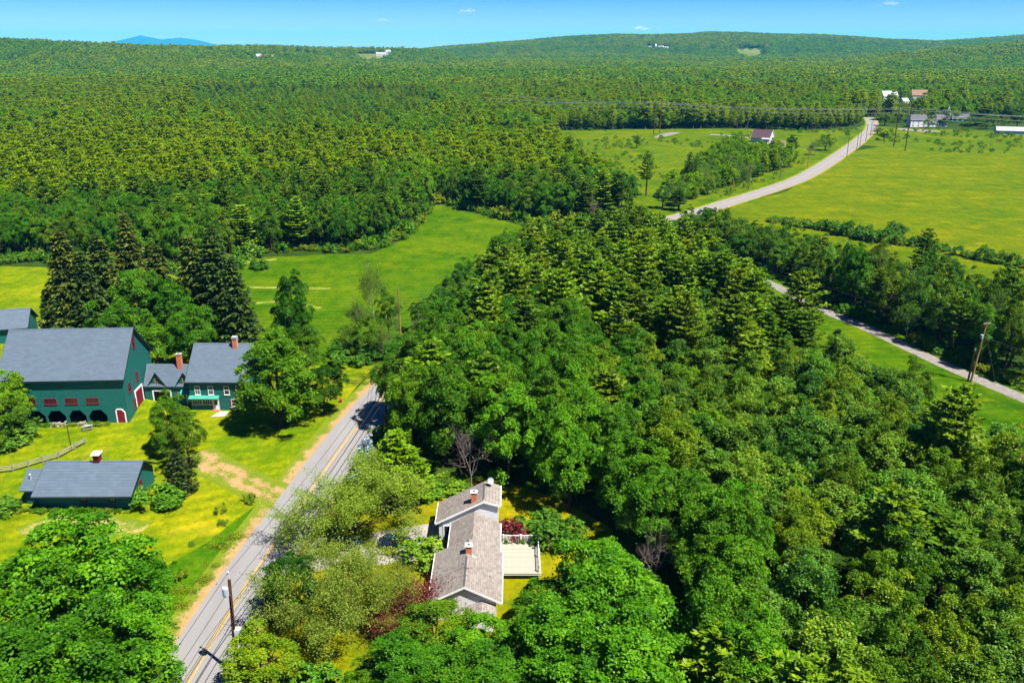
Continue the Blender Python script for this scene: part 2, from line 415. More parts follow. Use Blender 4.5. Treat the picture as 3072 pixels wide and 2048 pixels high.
# ------------------------------------------------------------------ leaves as numpy quads
def quad_mesh(name, V, mats, tint, tubes=None):
    """V (n,4,3) leaf faces; tubes: an MB with wood to add to the same mesh (far trees only)"""
    n = len(V); me = bpy.data.meshes.new(name)
    vs = V.reshape(-1, 3).astype(np.float32)
    nv = n * 4
    tv = np.array(tubes.v, np.float32).reshape(-1, 3) if tubes and tubes.v else np.zeros((0, 3), np.float32)
    tf = [f for f in tubes.f] if tubes else []
    loops = np.concatenate([np.arange(nv, dtype=np.int32)] + ([np.concatenate([np.array(f, np.int32) + nv for f in tf])] if tf else []))
    tot = np.concatenate([np.full(n, 4, np.int32), np.array([len(f) for f in tf], np.int32)])
    start = np.concatenate([[0], np.cumsum(tot)[:-1]]).astype(np.int32)
    me.vertices.add(nv + len(tv)); me.vertices.foreach_set('co', np.concatenate([vs, tv]).ravel())
    me.loops.add(len(loops)); me.loops.foreach_set('vertex_index', loops)
    me.polygons.add(len(tot)); me.polygons.foreach_set('loop_start', start)
    mi = np.concatenate([np.zeros(n, np.int32), np.ones(len(tf), np.int32)])
    me.polygons.foreach_set('material_index', mi)
    for q in mats: me.materials.append(M[q])
    at = me.attributes.new('tint', 'FLOAT', 'FACE')
    at.data.foreach_set('value', np.concatenate([tint, np.zeros(len(tf))]).astype(np.float32))
    me.update(calc_edges=True); me.validate()
    return me
def unit(a): return a / np.maximum(np.linalg.norm(a, axis=-1, keepdims=True), 1e-9)
def leaves(rng, pos, nrm, size, asp=0.7, fold=0.18, along=None):
    """diamond leaves at pos facing nrm; along: the direction of the long axis, else random in the plane"""
    n = len(pos); nrm = unit(nrm)
    r = along if along is not None else rng.normal(size=(n, 3))
    t = unit(r - (r * nrm).sum(1, keepdims=True) * nrm); b = np.cross(nrm, t)
    s = (size if np.ndim(size) else np.full(n, size))[:, None]
    V = np.stack([pos - t * s, pos - b * s * asp + nrm * s * fold, pos + t * s, pos + b * s * asp + nrm * s * fold], 1)
    return V
def sph(rng, n): return unit(rng.normal(size=(n, 3)))

def crown_broad(seed, H=16.0, R=6.0, zb=3.0, nl=30, ns=13, nf=20, ls=0.30, lob=(0.26, 0.42), sub=0.95, shape=1.0, flat=0.35, limbs=9, mats=('leaf_maple',)):
    """lobes at the limb ends, clumps over each lobe, leaves in flattened sprays on each clump"""
    rng = np.random.default_rng(seed)
    c = np.array([0, 0, zb + (H - zb) * 0.46]); ax = np.array([R, R, (H - zb) * 0.54])
    k = np.arange(nl) + 0.5
    z = 1 - 1.66 * k / nl; ph = k * 2.399963 + rng.uniform(0, 6)
    d = np.stack([np.sqrt(np.maximum(0, 1 - z * z)) * np.cos(ph), np.sqrt(np.maximum(0, 1 - z * z)) * np.sin(ph), z], 1)
    d = unit(d + rng.normal(size=d.shape) * 0.24)
    rr = rng.uniform(0.42, 0.92, nl)
    rr *= 1 + 0.12 * np.sin(3 * ph + seed)
    lc = c + d * ax * rr[:, None]
    if shape != 1.0:                       # narrower towards the tip
        tz = np.clip((lc[:, 2] - zb) / (H - zb), 0, 1); lc[:, :2] *= (1 - (1 - shape) * tz ** 1.5)[:, None]
    lr = R * rng.uniform(lob[0], lob[1], nl)
    # clumps
    sd = sph(rng, nl * ns); li = np.repeat(np.arange(nl), ns)
    bias = unit(lc - c + 1e-6)[li]
    sd = unit(sd + bias * 0.65 + np.array([0, 0, 0.55]))
    spn = lc[li] + sd * (lr[li] * rng.uniform(0.7, 1.08, nl * ns))[:, None]
    sn = unit(sd * 0.65 + np.array([0, 0, 0.55]) + rng.normal(size=sd.shape) * 0.25)
    st = np.clip(rng.normal(0.5, 0.2, nl * ns) + rng.normal(0, 0.10, nl)[li], 0, 1)
    # leaves
    q = np.repeat(np.arange(nl * ns), nf); m = len(q)
    a = rng.normal(size=(m, 3)); a -= (a * sn[q]).sum(1, keepdims=True) * sn[q]
    cr = sub * (R / 6.0) ** 0.5 * rng.uniform(0.7, 1.3, nl * ns)
    pos = spn[q] + a * (cr[q] * 0.55)[:, None] + sn[q] * (rng.normal(size=m) * flat * 0.35)[:, None] - np.array([0, 0, 1.0]) * (np.linalg.norm(a, axis=1) ** 2 * 0.10 * cr[q])[:, None]
    nr = unit(sn[q] + rng.normal(size=(m, 3)) * 0.48)
    V = leaves(rng, pos, nr, ls * rng.uniform(0.65, 1.3, m))
    tint = np.clip(st[q] + rng.normal(0, 0.14, m), 0, 1)
    keep = pos[:, 2] > 0.15
    # wood
    tb = MB(); r0 = 0.022 * H
    bx = rng.normal(size=2) * 0.25
    top = (bx[0] * 2, bx[1] * 2, zb + (H - zb) * 0.55)
    tb.tube([(0, 0, -0.4), (bx[0] * .5, bx[1] * .5, zb * 0.6), (bx[0], bx[1], zb + 0.2 * (H - zb)), top], [r0 * 1.25, r0 * 0.9, r0 * 0.7, r0 * 0.25], 'bark', 7)
    for i in rng.permutation(nl)[:limbs]:
        z0 = rng.uniform(zb * 0.7, zb + 0.35 * (H - zb)); e = lc[i]
        if e[2] < z0: z0 = max(zb * 0.5, e[2] - 1)
        s = Vector((bx[0] * .8, bx[1] * .8, z0)); e = Vector(e); mid = s.lerp(e, 0.5) + Vector((0, 0, -0.08 * (e - s).length))
        tb.tube([s, mid, e], [r0 * 0.42, r0 * 0.28, r0 * 0.08], 'bark', 5, False)
    return V[keep], tint[keep], tb

def crown_pine(seed, H=22.0, R=4.6, z0=0.22, whorls=15, nb=5.6, step=0.48, tufts=12, tl=0.42, tw=0.11, irregular=0.42):
    """white pine: whorls of long level limbs, plumes of needle tufts on the outer part of each"""
    rng = np.random.default_rng(seed); P_, D_, N_, T_ = [], [], [], []
    tb = MB(); r0 = 0.017 * H
    tb.tube([(0, 0, -0.4), (0.1, 0, H * 0.3), (0.0, 0.12, H * 0.65), (0, 0, H * 0.98)], [r0 * 1.2, r0 * 0.9, r0 * 0.5, 0.03], 'bark', 7)
    for w in range(whorls):
        t = (w + rng.uniform(0, 0.5)) / whorls; z = H * (z0 + (1 - z0) * t * 0.965)
        prof = (1 - t) ** 0.62 * (0.6 + 0.4 * min(1, t * 3)) * (1 + 0.16 * math.sin(w * 2.3 + seed))
        n = max(3, int(round(nb * (1 if t < 0.85 else 0.8) + rng.uniform(-1, 1)))); ph = rng.uniform(0, 6.28)
        for b in range(n):
            L = R * prof * rng.uniform(1 - irregular, 1 + irregular * 0.6) + 0.35
            az = ph + 6.283 * b / n + rng.normal(0, 0.2); o = np.array([math.cos(az), math.sin(az), 0]); s_ = np.array([-o[1], o[0], 0])
            up0 = 0.05 + 0.35 * t; m = max(2, int(L / step))
            pts = []
            for k in range(m + 1):
                q = (k + 0.5) / (m + 0.5)
                zz = z + L * q * up0 * 0.6 + 0.10 * L * (q ** 2.2) - 0.05 * L * math.sin(q * 3.1)
                pts.append(o * L * q + np.array([0, 0, zz]))
                if q < 0.28 and L > 1.5: continue
                wd = 0.18 + 0.30 * L * (1 - abs(q - 0.62) * 1.35) * 0.75
                nt_ = int(tufts * (0.55 + 0.6 * (wd / 0.9)))
                off = rng.uniform(-1, 1, nt_)
                pos = pts[-1] + s_ * (off * wd)[:, None] + o * (rng.uniform(-0.35, 0.35, nt_) - 0.35 * np.abs(off))[:, None] + np.array([0, 0, 1.]) * rng.normal(0.02, 0.10, nt_)[:, None]
                dr = unit(o * 0.75 + s_ * (off * 0.75)[:, None] + np.array([0, 0, 0.55]) + rng.normal(size=(nt_, 3)) * 0.42)
                P_.append(pos); D_.append(dr); T_.append(np.full(nt_, rng.normal(0.5, 0.10)) + rng.normal(0, 0.12, nt_) + 0.18 * (q - 0.6))
            if w % 2 == 0 and b % 2 == 0:
                tb.tube([(0, 0, z), tuple(pts[m // 2]), tuple(pts[-1])], [0.06 + 0.02 * L * .5, 0.05, 0.02], 'bark', 4, False)
    P_ = np.concatenate(P_); D_ = np.concatenate(D_); T_ = np.clip(np.concatenate(T_), 0, 1)
    nr = unit(np.cross(D_, rng.normal(size=D_.shape)) + np.array([0, 0, 1.0]))
    V = leaves(rng, P_ + D_ * tl * 0.3, nr, tl * rng.uniform(0.6, 1.15, len(P_)), tw / tl * 1.7, 0.25, D_)
    return V, T_, tb

def crown_spruce(seed, H=26.0, R=4.6, levels=30, nb=8, droop=0.45, tl=0.5, hang=0.8, z0=0.04, pw=0.85, wide=0.16):
    """spruce: close tiers of drooping boughs hung with branchlets"""
    rng = np.random.default_rng(seed); P_, D_, T_ = [], [], []
    tb = MB(); r0 = 0.015 * H
    tb.tube([(0, 0, -0.4), (0, 0, H * 0.5), (0, 0, H * 0.99)], [r0 * 1.3, r0 * 0.7, 0.03], 'bark', 7)
    for w in range(levels):
        t = (w + rng.uniform(0, 0.6)) / levels; z = H * (z0 + (1 - z0) * t * 0.97)
        L0 = R * ((1 - t) ** pw) + 0.15; ph = rng.uniform(0, 6.28)
        for b in range(nb):
            L = L0 * rng.uniform(0.72, 1.12); az = ph + 6.283 * b / nb + rng.normal(0, 0.18)
            o = np.array([math.cos(az), math.sin(az), 0]); s_ = np.array([-o[1], o[0], 0]); m = max(2, int(L / 0.55))
            tn = rng.normal(0.45, 0.16)
            for k in range(m + 1):
                q = (k + 0.6) / (m + 0.6)
                c = o * L * q + np.array([0, 0, z - droop * L * (q ** 1.3) + 0.18 * L * q ** 4])
                n = max(3, int(5 + 3 * hang)); off = rng.uniform(-1, 1, n); wd = (wide * L + 0.12) * (1.15 - q * 0.75)
                pos = c + s_ * (off * wd)[:, None] + np.array([0, 0, 1.]) * rng.normal(0, 0.07, n)[:, None]
                dr = unit(o * 0.6 + s_ * (off * 0.8)[:, None] + np.array([0, 0, -hang * 0.8 + 0.1]) + rng.normal(size=(n, 3)) * 0.35)
                P_.append(pos); D_.append(dr); T_.append(tn + rng.normal(0, 0.14, n) + 0.25 * (q - 0.5))
    P_ = np.concatenate(P_); D_ = np.concatenate(D_); T_ = np.clip(np.concatenate(T_), 0, 1)
    nr = unit(np.cross(D_, rng.normal(size=D_.shape)) + np.array([0, 0, 0.6]))
    V = leaves(rng, P_ + D_ * tl * 0.35, nr, tl * rng.uniform(0.6, 1.2, len(P_)), 0.33, 0.25, D_)
    return V, T_, tb

def branching(seed, H, spread, levels=4, n0=5, n=4, r0=0.35, zt=0.25, up=0.35, wig=0.35, bark='bark_grey', minr=0.012):
    """a branching skeleton: returns the wood and the twig ends with their directions"""
    rng = np.random.default_rng(seed); tb = MB(); tips = []
    base = np.array([0, 0, -0.4]); fork = np.array([rng.normal() * .3, rng.normal() * .3, H * zt])
    tb.tube([base, (base + fork) / 2 + np.array([rng.normal() * .1, rng.normal() * .1, 0]), fork], [r0 * 1.25, r0, r0 * 0.85], bark, 7)
    def grow(p, d, L, r, lv):
        mid = p + d * L * 0.5 + rng.normal(size=3) * L * 0.07
        e = mid + unit(d + np.array([0, 0, up * 0.25]) + rng.normal(size=3) * 0.2) * L * 0.5
        tb.tube([p, mid, e], [r, r * 0.75, max(minr, r * 0.5)], bark, 5 if lv > 1 else 3, False)
        if lv <= 1: tips.append((e, unit(e - p), L)); tips.append((mid, unit(e - p), L)); return
        for k in range(n):
            dd = unit(d * 0.75 + rng.normal(size=3) * wig * 1.3 + np.array([0, 0, up * 0.3]))
            q = rng.uniform(0.45, 1.0) if k else 1.0
            grow(p + (e - p) * q, dd, L * rng.uniform(0.55, 0.8), r * 0.5, lv - 1)
    for k in range(n0):
        a = 6.283 * k / n0 + rng.normal(0, 0.25)
        el = rng.uniform(0.35, 1.0) if k else 1.4
        d = np.array([math.cos(a) * math.cos(el) * spread, math.sin(a) * math.cos(el) * spread, math.sin(el)])
        grow(fork, unit(d), np.linalg.norm(d) * H * (1 - zt) * 0.42, r0 * 0.5, levels - 1)
    return tb, tips

def crown_spray(seed, tips, per=14, ls=0.16, spread=0.55, droop=0.15, asp=0.45):
    rng = np.random.default_rng(seed + 77)
    e = np.array([t[0] for t in tips]); d = np.array([t[1] for t in tips]); L = np.array([t[2] for t in tips])
    q = np.repeat(np.arange(len(e)), per); m = len(q)
    a = rng.normal(size=(m, 3)) * np.array([1, 1, 0.42])
    pos = e[q] + a * spread + d[q] * (rng.uniform(-0.5, 0.6, m) * np.minimum(L[q], 1.6))[:, None] - np.array([0, 0, 1.]) * (rng.uniform(0, droop, m))[:, None]
    V = leaves(rng, pos, np.array([0, 0, 0.8]) + rng.normal(size=(m, 3)) * 0.55, ls * rng.uniform(0.6, 1.3, m), asp)
    tint = np.clip(rng.normal(0.5, 0.2, len(e))[q] + rng.normal(0, 0.15, m), 0, 1)
    return V, tint

# ------------------------------------------------------------------ one of each kind of tree (meshes; shared by every copy)
KIND = {}      # kind -> list of (crown mesh, trunk mesh, nominal height, nominal radius)
def reg(kind, name, V, t, tb, leafm, H, R):
    if kind in ('locust', 'birch', 'redtree'):
        R = float(np.percentile(np.hypot(V[:, 0, 0], V[:, 0, 1]), 96)); H = float(np.percentile(V[:, 0, 2], 99.7))
    cm = quad_mesh(name + '_crown', V, [leafm], t); tm = tb.mesh(name + '_trunk') if tb else None
    KIND.setdefault(kind, []).append((cm, tm, H, R))
for s in range(5):
    V, t, tb = crown_broad(10 + s, 16, 6, 2.6, nl=44 + 3 * s, ns=13, nf=40, ls=0.15, lob=(0.15, 0.31), sub=0.62, flat=0.22, shape=(1, .8, .9, 1, .75)[s]); reg('maple', 'maple', V, t, tb, 'leaf_maple', 16, 6)
V, t, tb = crown_broad(25, 18, 6, 1.2, nl=84, ns=12, nf=34, ls=0.15, lob=(0.14, 0.27), sub=0.62, flat=0.25, shape=0.5); reg('dense', 'dense_maple', V, t, tb, 'leaf_maple', 18, 6)
for s in range(3):
    V, t, tb = crown_broad(30 + s, 17, 5.4, 3.2, nl=50, ns=10, nf=30, ls=0.15, lob=(0.13, 0.27), sub=0.6, shape=0.7, flat=0.35); reg('oak', 'oak', V, t, tb, 'leaf_oak', 17, 5.4)
for s in range(4):
    V, t, tb = crown_broad(50 + s, 14, 3.6, 2.5, nl=44, ns=9, nf=28, ls=0.125, lob=(0.14, 0.32), sub=0.6, shape=0.6, flat=0.5); reg('aspen', 'aspen', V, t, tb, 'leaf_aspen', 14, 3.6)
for s in range(5):
    V, t, tb = crown_pine(70 + s, 22, 4.6, (.2, .28, .18, .35, .24)[s], whorls=(15, 13, 16, 12, 14)[s], irregular=(.42, .5, .38, .55, .45)[s]); reg('pine', 'pine', V, t, tb, 'leaf_pine', 22, 4.6)
for s in range(3):
    V, t, tb = crown_spruce(90 + s); reg('spruce', 'spruce', V, t, tb, 'leaf_spruce', 26, 4.6)
V, t, tb = crown_spruce(99, 9, 2.6, 22, 8, 0.12, 0.34, 0.0, 0.03, 0.9, 0.2); reg('blue', 'blue_spruce', V, t, tb, 'leaf_blue', 9, 2.6)
V, t, tb = crown_spruce(101, 9, 2.4, 22, 8, 0.2, 0.36, 0.2, 0.03, 0.9, 0.2); reg('fir', 'fir', V, t, tb, 'leaf_spruce', 9, 2.4)
for s in range(3):
    tb, tips = branching(120 + s, 12, 1.7, 5, 7, 4, 0.27, 0.16, 0.25, 0.40, 'bark', 0.008)
    V, t = crown_spray(120 + s, tips, 46, 0.14, 0.62, 0.25, 0.55); reg('locust', 'locust', V, t, tb, 'leaf_locust', 12, 9)
for s in range(3):
    tb, tips = branching(140 + s, 12, 0.5, 5, 5, 4, 0.15, 0.22, 0.7, 0.36, 'bark_dead', 0.009); KIND.setdefault('dead', []).append((None, tb.mesh('dead_trunk'), 12, 3.5))
for s in range(3):
    tb, tips = branching(160 + s, 13, 0.7, 5, 5, 4, 0.17, 0.18, 0.6, 0.4, 'bark_pale')
    V, t = crown_spray(160 + s, tips, 8, 0.17, 0.55, 0.1, 0.6); reg('birch', 'birch', V, t, tb, 'leaf_oak', 13, 3.6)
for s in range(3):
    V, t, tb = crown_broad(180 + s, 2.6, 2.0, 0.1, nl=16, ns=8, nf=14, ls=0.17, lob=(0.3, 0.45), sub=0.55, limbs=3); reg('bush', 'bush', V, t, None, 'leaf_shrub', 2.6, 2)
V, t, tb = crown_broad(190, 2.2, 2.2, 0.1, nl=24, ns=10, nf=14, ls=0.13, lob=(0.24, 0.34), sub=0.45, limbs=3); reg('redbush', 'redbush', V, t, None, 'leaf_red', 2.2, 2.2)
tb, tips = branching(195, 5, 1.5, 4, 6, 4, 0.14, 0.2, 0.2, 0.4)
V, t = crown_spray(195, tips, 26, 0.15, 0.55, 0.15, 0.5); reg('redtree', 'redtree', V, t, tb, 'leaf_red', 5, 3.5)

NAMES = {'maple': ('maple_tree', 'maple'), 'dense': ('maple_tree', 'maple'), 'oak': ('oak_tree', 'oak'), 'aspen': ('aspen_tree', 'aspen'), 'pine': ('pine_tree', 'pine'), 'spruce': ('spruce_tree', 'spruce'),
         'blue': ('blue_spruce', 'spruce'), 'fir': ('fir_tree', 'fir'), 'locust': ('locust_tree', 'locust'), 'dead': ('bare_tree', 'bare tree'), 'birch': ('birch_tree', 'birch'),
         'bush': ('bush', 'bush'), 'redbush': ('red_bush', 'bush'), 'redtree': ('red_maple_tree', 'maple')}
RT = random.Random(5)
LANDMARK_TREES = []
def tree(kind, x, y, h, r=None, label=None, group=None, tint=(1, 1, 1), variant=None, z=0.0):
    vs = KIND[kind]; k = RT.randrange(len(vs)) if variant is None else variant % len(vs)
    cm, tm, H, R = vs[k]; r = r or h * R / H
    nm, cat = NAMES[kind]
    sc = (r / R, r / R, h / H); rz = RT.uniform(0, 6.283)
    if cm and tm:
        root = empty(nm, (x, y, z), rz, label, cat, group); root.scale = sc
        a = put('crown', cm, root); a.color = (*tint, 1); put('trunk', tm, root)
    else:
        root = put(nm, cm or tm); root.location = (x, y, z); root.rotation_euler.z = rz; root.scale = sc; root.color = (*tint, 1)
        tag(root, label, cat, group)
    LANDMARK_TREES.append((x, y, r))
    return root

# ------------------------------------------------------------------ far woods: light trees and clumps, set out by geometry nodes
LIB = {}
def lib(name, V, t, tb, leafm):
    me = quad_mesh(name, V, [leafm, 'bark'], t, tb); o = bpy.data.objects.new(name, me); LIB[name] = o; return o
def merge(parts):
    return np.concatenate([p[0] for p in parts]), np.concatenate([p[1] for p in parts])
mid_pine = [lib('pine', *crown_pine(300 + s, (20, 17, 21, 18)[s], (4.8, 5.2, 4.4, 5.0)[s], 0.3, 12, 6, 0.7, 7, 0.62, 0.22), 'leaf_pinewood') for s in range(4)]
mid_broad = [lib('broadleaf', *crown_broad(320 + s, 16, 5, 2.5, nl=20, ns=8, nf=11, ls=0.42, sub=1.1, limbs=2, shape=(1, .7, .85, .8)[s]), ('leaf_farwood', 'leaf_oak', 'leaf_farwood', 'leaf_farwood')[s]) for s in range(4)]
def clump(seed, pine):
    rng = np.random.default_rng(seed); parts = []; 
    for k in range(12):
        if rng.random() < pine: V, t, _ = crown_pine(seed * 31 + k, 19, 4.0, 0.4, 6, 4, 1.5, 3, 1.3, 0.55)
        else: V, t, _ = crown_broad(seed * 37 + k, 15, 5.2, 3, nl=12, ns=5, nf=4, ls=0.95, sub=1.4, limbs=0)
        a = 2.399963 * k; r = 4.2 * math.sqrt(k + 0.3); c = np.array([r * math.cos(a), r * math.sin(a), 0]) + rng.normal(size=3) * np.array([1, 1, 0.8])
        parts.append((V * rng.uniform(0.75, 1.2) + c, np.clip(t + rng.normal(0, 0.2), 0, 1)))
    V, t = merge(parts); return V, t, MB()
far_pine = [lib('pine_clump', *clump(400 + s, 0.8), 'leaf_pinewood') for s in range(4)]
far_broad = [lib('broadleaf_clump', *clump(420 + s, 0.15), ('leaf_farwood', 'leaf_oak', 'leaf_farwood')[s]) for s in range(3)]
low_bush = [lib('shrub', *crown_broad(440 + s, 1.9, 1.5, 0.05, nl=11, ns=6, nf=9, ls=0.17, lob=(0.3, 0.45), sub=0.55, limbs=0), ('leaf_shrub', 'leaf_maple', 'leaf_weed')[s]) for s in range(3)]
regrow = [lib('young_growth', *crown_broad(480 + s, 2.6, 2.2, 0.05, nl=12, ns=6, nf=8, ls=0.36, lob=(0.3, 0.45), sub=0.7, limbs=0), 'leaf_regrow') for s in range(3)]
def weeds(seed):
    rng = np.random.default_rng(seed); n = 260
    pos = np.concatenate([rng.normal(size=(n, 2)) * 0.75, rng.uniform(0.05, 0.55, (n, 1))], 1)
    return leaves(rng, pos, np.array([0, 0, 0.5]) + rng.normal(size=(n, 3)) * 0.6, rng.uniform(0.08, 0.2, n), 0.5), np.clip(rng.normal(0.5, 0.25, n), 0, 1), MB()
low_weed = [lib('weed', *weeds(460 + s), 'leaf_weed') for s in range(2)]

def scatter(name, pts, objs, label, group=None):
    """pts: rows x, y, z, scale; one object of kind stuff"""
    pts = np.array(pts, np.float32); n = len(pts); rng = np.random.default_rng(len(name) + n)
    me = bpy.data.meshes.new(name); me.vertices.add(n); me.vertices.foreach_set('co', pts[:, :3].ravel())
    for an, ty, val in (('scl', 'FLOAT', pts[:, 3]), ('rot', 'FLOAT', rng.uniform(0, 6.283, n)), ('pick', 'INT', rng.integers(0, len(objs), n))):
        at = me.attributes.new(an, ty, 'POINT'); at.data.foreach_set('value', val.astype(np.float32 if ty == 'FLOAT' else np.int32))
    me.update()
    c = bpy.data.collections.new(name + '_kinds')
    for o in objs: c.objects.link(o)
    ng = bpy.data.node_groups.new(name, 'GeometryNodeTree')
    ng.interface.new_socket('Geometry', in_out='INPUT', socket_type='NodeSocketGeometry')
    ng.interface.new_socket('Geometry', in_out='OUTPUT', socket_type='NodeSocketGeometry')
    nd = ng.nodes; lk = ng.links
    gi = nd.new('NodeGroupInput'); go = nd.new('NodeGroupOutput')
    ip = nd.new('GeometryNodeInstanceOnPoints'); ci = nd.new('GeometryNodeCollectionInfo')
    ci.inputs['Collection'].default_value = c; ci.inputs['Separate Children'].default_value = True; ci.inputs['Reset Children'].default_value = True
    def na(nm, ty):
        a = nd.new('GeometryNodeInputNamedAttribute'); a.data_type = ty; a.inputs['Name'].default_value = nm; return a.outputs['Attribute']
    cx = nd.new('ShaderNodeCombineXYZ'); lk.new(na('rot', 'FLOAT'), cx.inputs['Z'])
    lk.new(gi.outputs[0], ip.inputs['Points']); lk.new(ci.outputs[0], ip.inputs['Instance'])
    ip.inputs['Pick Instance'].default_value = True
    lk.new(na('pick', 'INT'), ip.inputs['Instance Index']); lk.new(cx.outputs[0], ip.inputs['Rotation']); lk.new(na('scl', 'FLOAT'), ip.inputs['Scale'])
    lk.new(ip.outputs[0], go.inputs[0])
    o = bpy.data.objects.new(name, me); COL.objects.link(o)
    md = o.modifiers.new('scatter', 'NODES'); md.node_group = ng
    return tag(o, label, None, group, 'stuff')

# ------------------------------------------------------------------ terrain
def sstep(a, b, x):
    t = np.clip((x - a) / (b - a), 0, 1); return t * t * (3 - 2 * t)
def vnoise(x, y, s, seed=0):
    """smooth value noise"""
    x = np.asarray(x, float) / s; y = np.asarray(y, float) / s
    xi = np.floor(x); yi = np.floor(y); fx = x - xi; fy = y - yi
    fx = fx * fx * (3 - 2 * fx); fy = fy * fy * (3 - 2 * fy)
    h = lambda a, b: np.modf(np.abs(np.sin(a * 127.1 + b * 311.7 + seed * 74.7) * 43758.5453))[0]
    return (h(xi, yi) * (1 - fx) + h(xi + 1, yi) * fx) * (1 - fy) + (h(xi, yi + 1) * (1 - fx) + h(xi + 1, yi + 1) * fx) * fy
RIDGES = [   # distance of the crest, width in front and behind, skyline (column, row) of the crest
    (2700, 1100, 900, [(-1500, 150), (-300, 112), (0, 119), (130, 126), (270, 137), (400, 143), (640, 148), (900, 156), (1300, 190), (3500, 200)]),
    (3300, 700, 900, [(-500, 150), (560, 148), (660, 139), (820, 139), (1000, 144), (1180, 147), (1300, 152), (1500, 200), (3500, 200)]),
    (5200, 2000, 1600, [(-500, 200), (900, 170), (1260, 149), (1360, 140), (1500, 127), (1700, 114), (1850, 108), (1950, 110), (2060, 108), (2130, 103), (2250, 106), (2400, 110), (2520, 113), (2650, 121), (2800, 124), (2930, 118), (3080, 112), (3700, 106)]),
    (2900, 900, 600, [(-500, 220), (2300, 220), (2560, 170), (2750, 150), (2900, 140), (3080, 132), (3700, 125)]),
]
def terr(x, y):
    x = np.asarray(x, float); y = np.asarray(y, float)
    px = 1536 + 2652 * x / np.maximum(y, 1.0)
    z = np.zeros(np.broadcast(x, y).shape)
    for d, wf, wb, prof in RIDGES:
        a = np.array(prof, float)
        dz = CAM_H + (140 - np.interp(px, a[:, 0], a[:, 1])) / 2652 * d - 21
        t = np.where(y < d, (d - y) / wf, (y - d) / wb)
        b = np.where(np.abs(t) < 1, 0.5 + 0.5 * np.cos(np.pi * np.clip(t, -1, 1)), 0)
        z = np.maximum(z, dz * b)
    far = sstep(900, 1800, y)
    z = z + far * ((vnoise(x, y, 420, 3) - 0.45) * 14 + (vnoise(x, y, 170, 5) - 0.5) * 6)
    return z

def build_ground():
    ang = np.radians(np.linspace(-62, 62, 190)); rad = np.concatenate([[4], np.geomspace(14, 9500, 230)])
    A, R_ = np.meshgrid(ang, rad); x = R_ * np.sin(A); y = R_ * np.cos(A)
    z = terr(x, y)
    n, m = A.shape
    v = np.stack([x, y, z], -1).reshape(-1, 3)
    f = [(i * m + j, i * m + j + 1, (i + 1) * m + j + 1, (i + 1) * m + j) for i in range(n - 1) for j in range(m - 1)]
    me = bpy.data.meshes.new('ground'); me.from_pydata(v.tolist(), [], f); me.materials.append(M['forest_floor']); me.update()
    me.polygons.foreach_set('use_smooth', [True] * len(me.polygons))
    tag(put('ground', me), 'dark green ground under the woods out to the hills', None, None, 'structure')
build_ground()

def build_mountain():
    prof = [(280, 142), (330, 132), (370, 122), (400, 115), (425, 110), (450, 114), (480, 121), (510, 119), (545, 117), (580, 121), (610, 126), (640, 134), (690, 142)]
    y0 = 30000.0; v = []; f = []; K = 60; J = 9
    a = np.array(prof, float)
    for i in range(K + 1):
        px = 280 + (690 - 280) * i / K; h = CAM_H + (140 - np.interp(px, a[:, 0], a[:, 1])) / 2652 * y0 + 20 * vnoise(i * 1.0, 0, 1.3, 9)
        for j in range(J + 1):
            t = j / J; yy = y0 - 1600 + 3200 * t; b = math.sin(math.pi * t) ** 0.8
            v.append(((px - 1536) / 2652 * yy, yy, -5 + (h + 5) * b + (vnoise(i * 1., j * 1., 2, 4) - .5) * 40 * b))
    for i in range(K):
        for j in range(J):
            q = i * (J + 1) + j; f.append((q, q + J + 1, q + J + 2, q + 1))
    me = bpy.data.meshes.new('mountain'); me.from_pydata(v, [], f); me.materials.append(M['forest_floor']); me.update()
    tag(put('mountain', me), 'long blue mountain with a rounded summit on the horizon', 'mountain', None, 'structure')
build_mountain()

# ------------------------------------------------------------------ sheets: lawns, fields
def sheet(name, pts, m, z, label):
    me = bpy.data.meshes.new(name); me.from_pydata([(float(p[0]), float(p[1]), z) for p in pts], [], [tuple(range(len(pts)))])
    me.materials.append(M[m]); me.update(); return tag(put(name, me), label, None, None, 'structure')
def gp(*px): return [tuple(P(*q)[:2]) for q in px]
MEADOW = gp((640, 830), (700, 792), (745, 772), (860, 770), (1000, 762), (1110, 762), (1160, 742), (1215, 715), (1262, 655), (1312, 612), (1400, 636), (1500, 658), (1600, 690)) + [(12, 268), (-2, 238), (-14, 205), (-20, 186), (-27, 168), (-50, 168), (-62, 175), (-75, 200), (-88, 225)]
sheet('meadow', MEADOW, 'meadow', 0.008, 'green mown meadow between the forest and the road')
LAWN = [(-38, 62), (-41, 76.3), (-40, 98), (-36, 125), (-31, 160), (-29, 172), (-45, 176), (-62, 180), (-76, 205), (-92, 235), (-110, 250), (-165, 255), (-190, 230), (-165, 170), (-110, 110), (-80, 62)]
sheet('lawn', LAWN, 'lawn', 0.004, 'bright yellow green lawn around the green barn and house')
HAY = gp((2360, 575), (2440, 520), (2515, 470), (2580, 450), (2640, 440), (2690, 446), (2900, 462), (3072, 470), (3500, 480)) + [(330, 300), (200, 215), (150, 180), (125, 175), (112, 215), (98, 240), (84, 262), (72, 290), (74, 325), (84, 342), (98, 362), (112, 378)]
sheet('hay_field', HAY, 'hayfield', 0.004, 'wide bright green hay field beside the far road')
SCRUB = gp((1660, 392), (1900, 388), (2200, 386), (2420, 392), (2560, 388), (2600, 372), (2608, 392), (2575, 412), (2525, 440), (2455, 488), (2380, 530), (2195, 590), (2070, 634), (1960, 666), (1905, 690), (1895, 640), (1850, 606), (1760, 556), (1700, 506), (1662, 440))
sheet('scrub_field', SCRUB, 'scrub', 0.004, 'rough green field with shrubs beyond the pines')
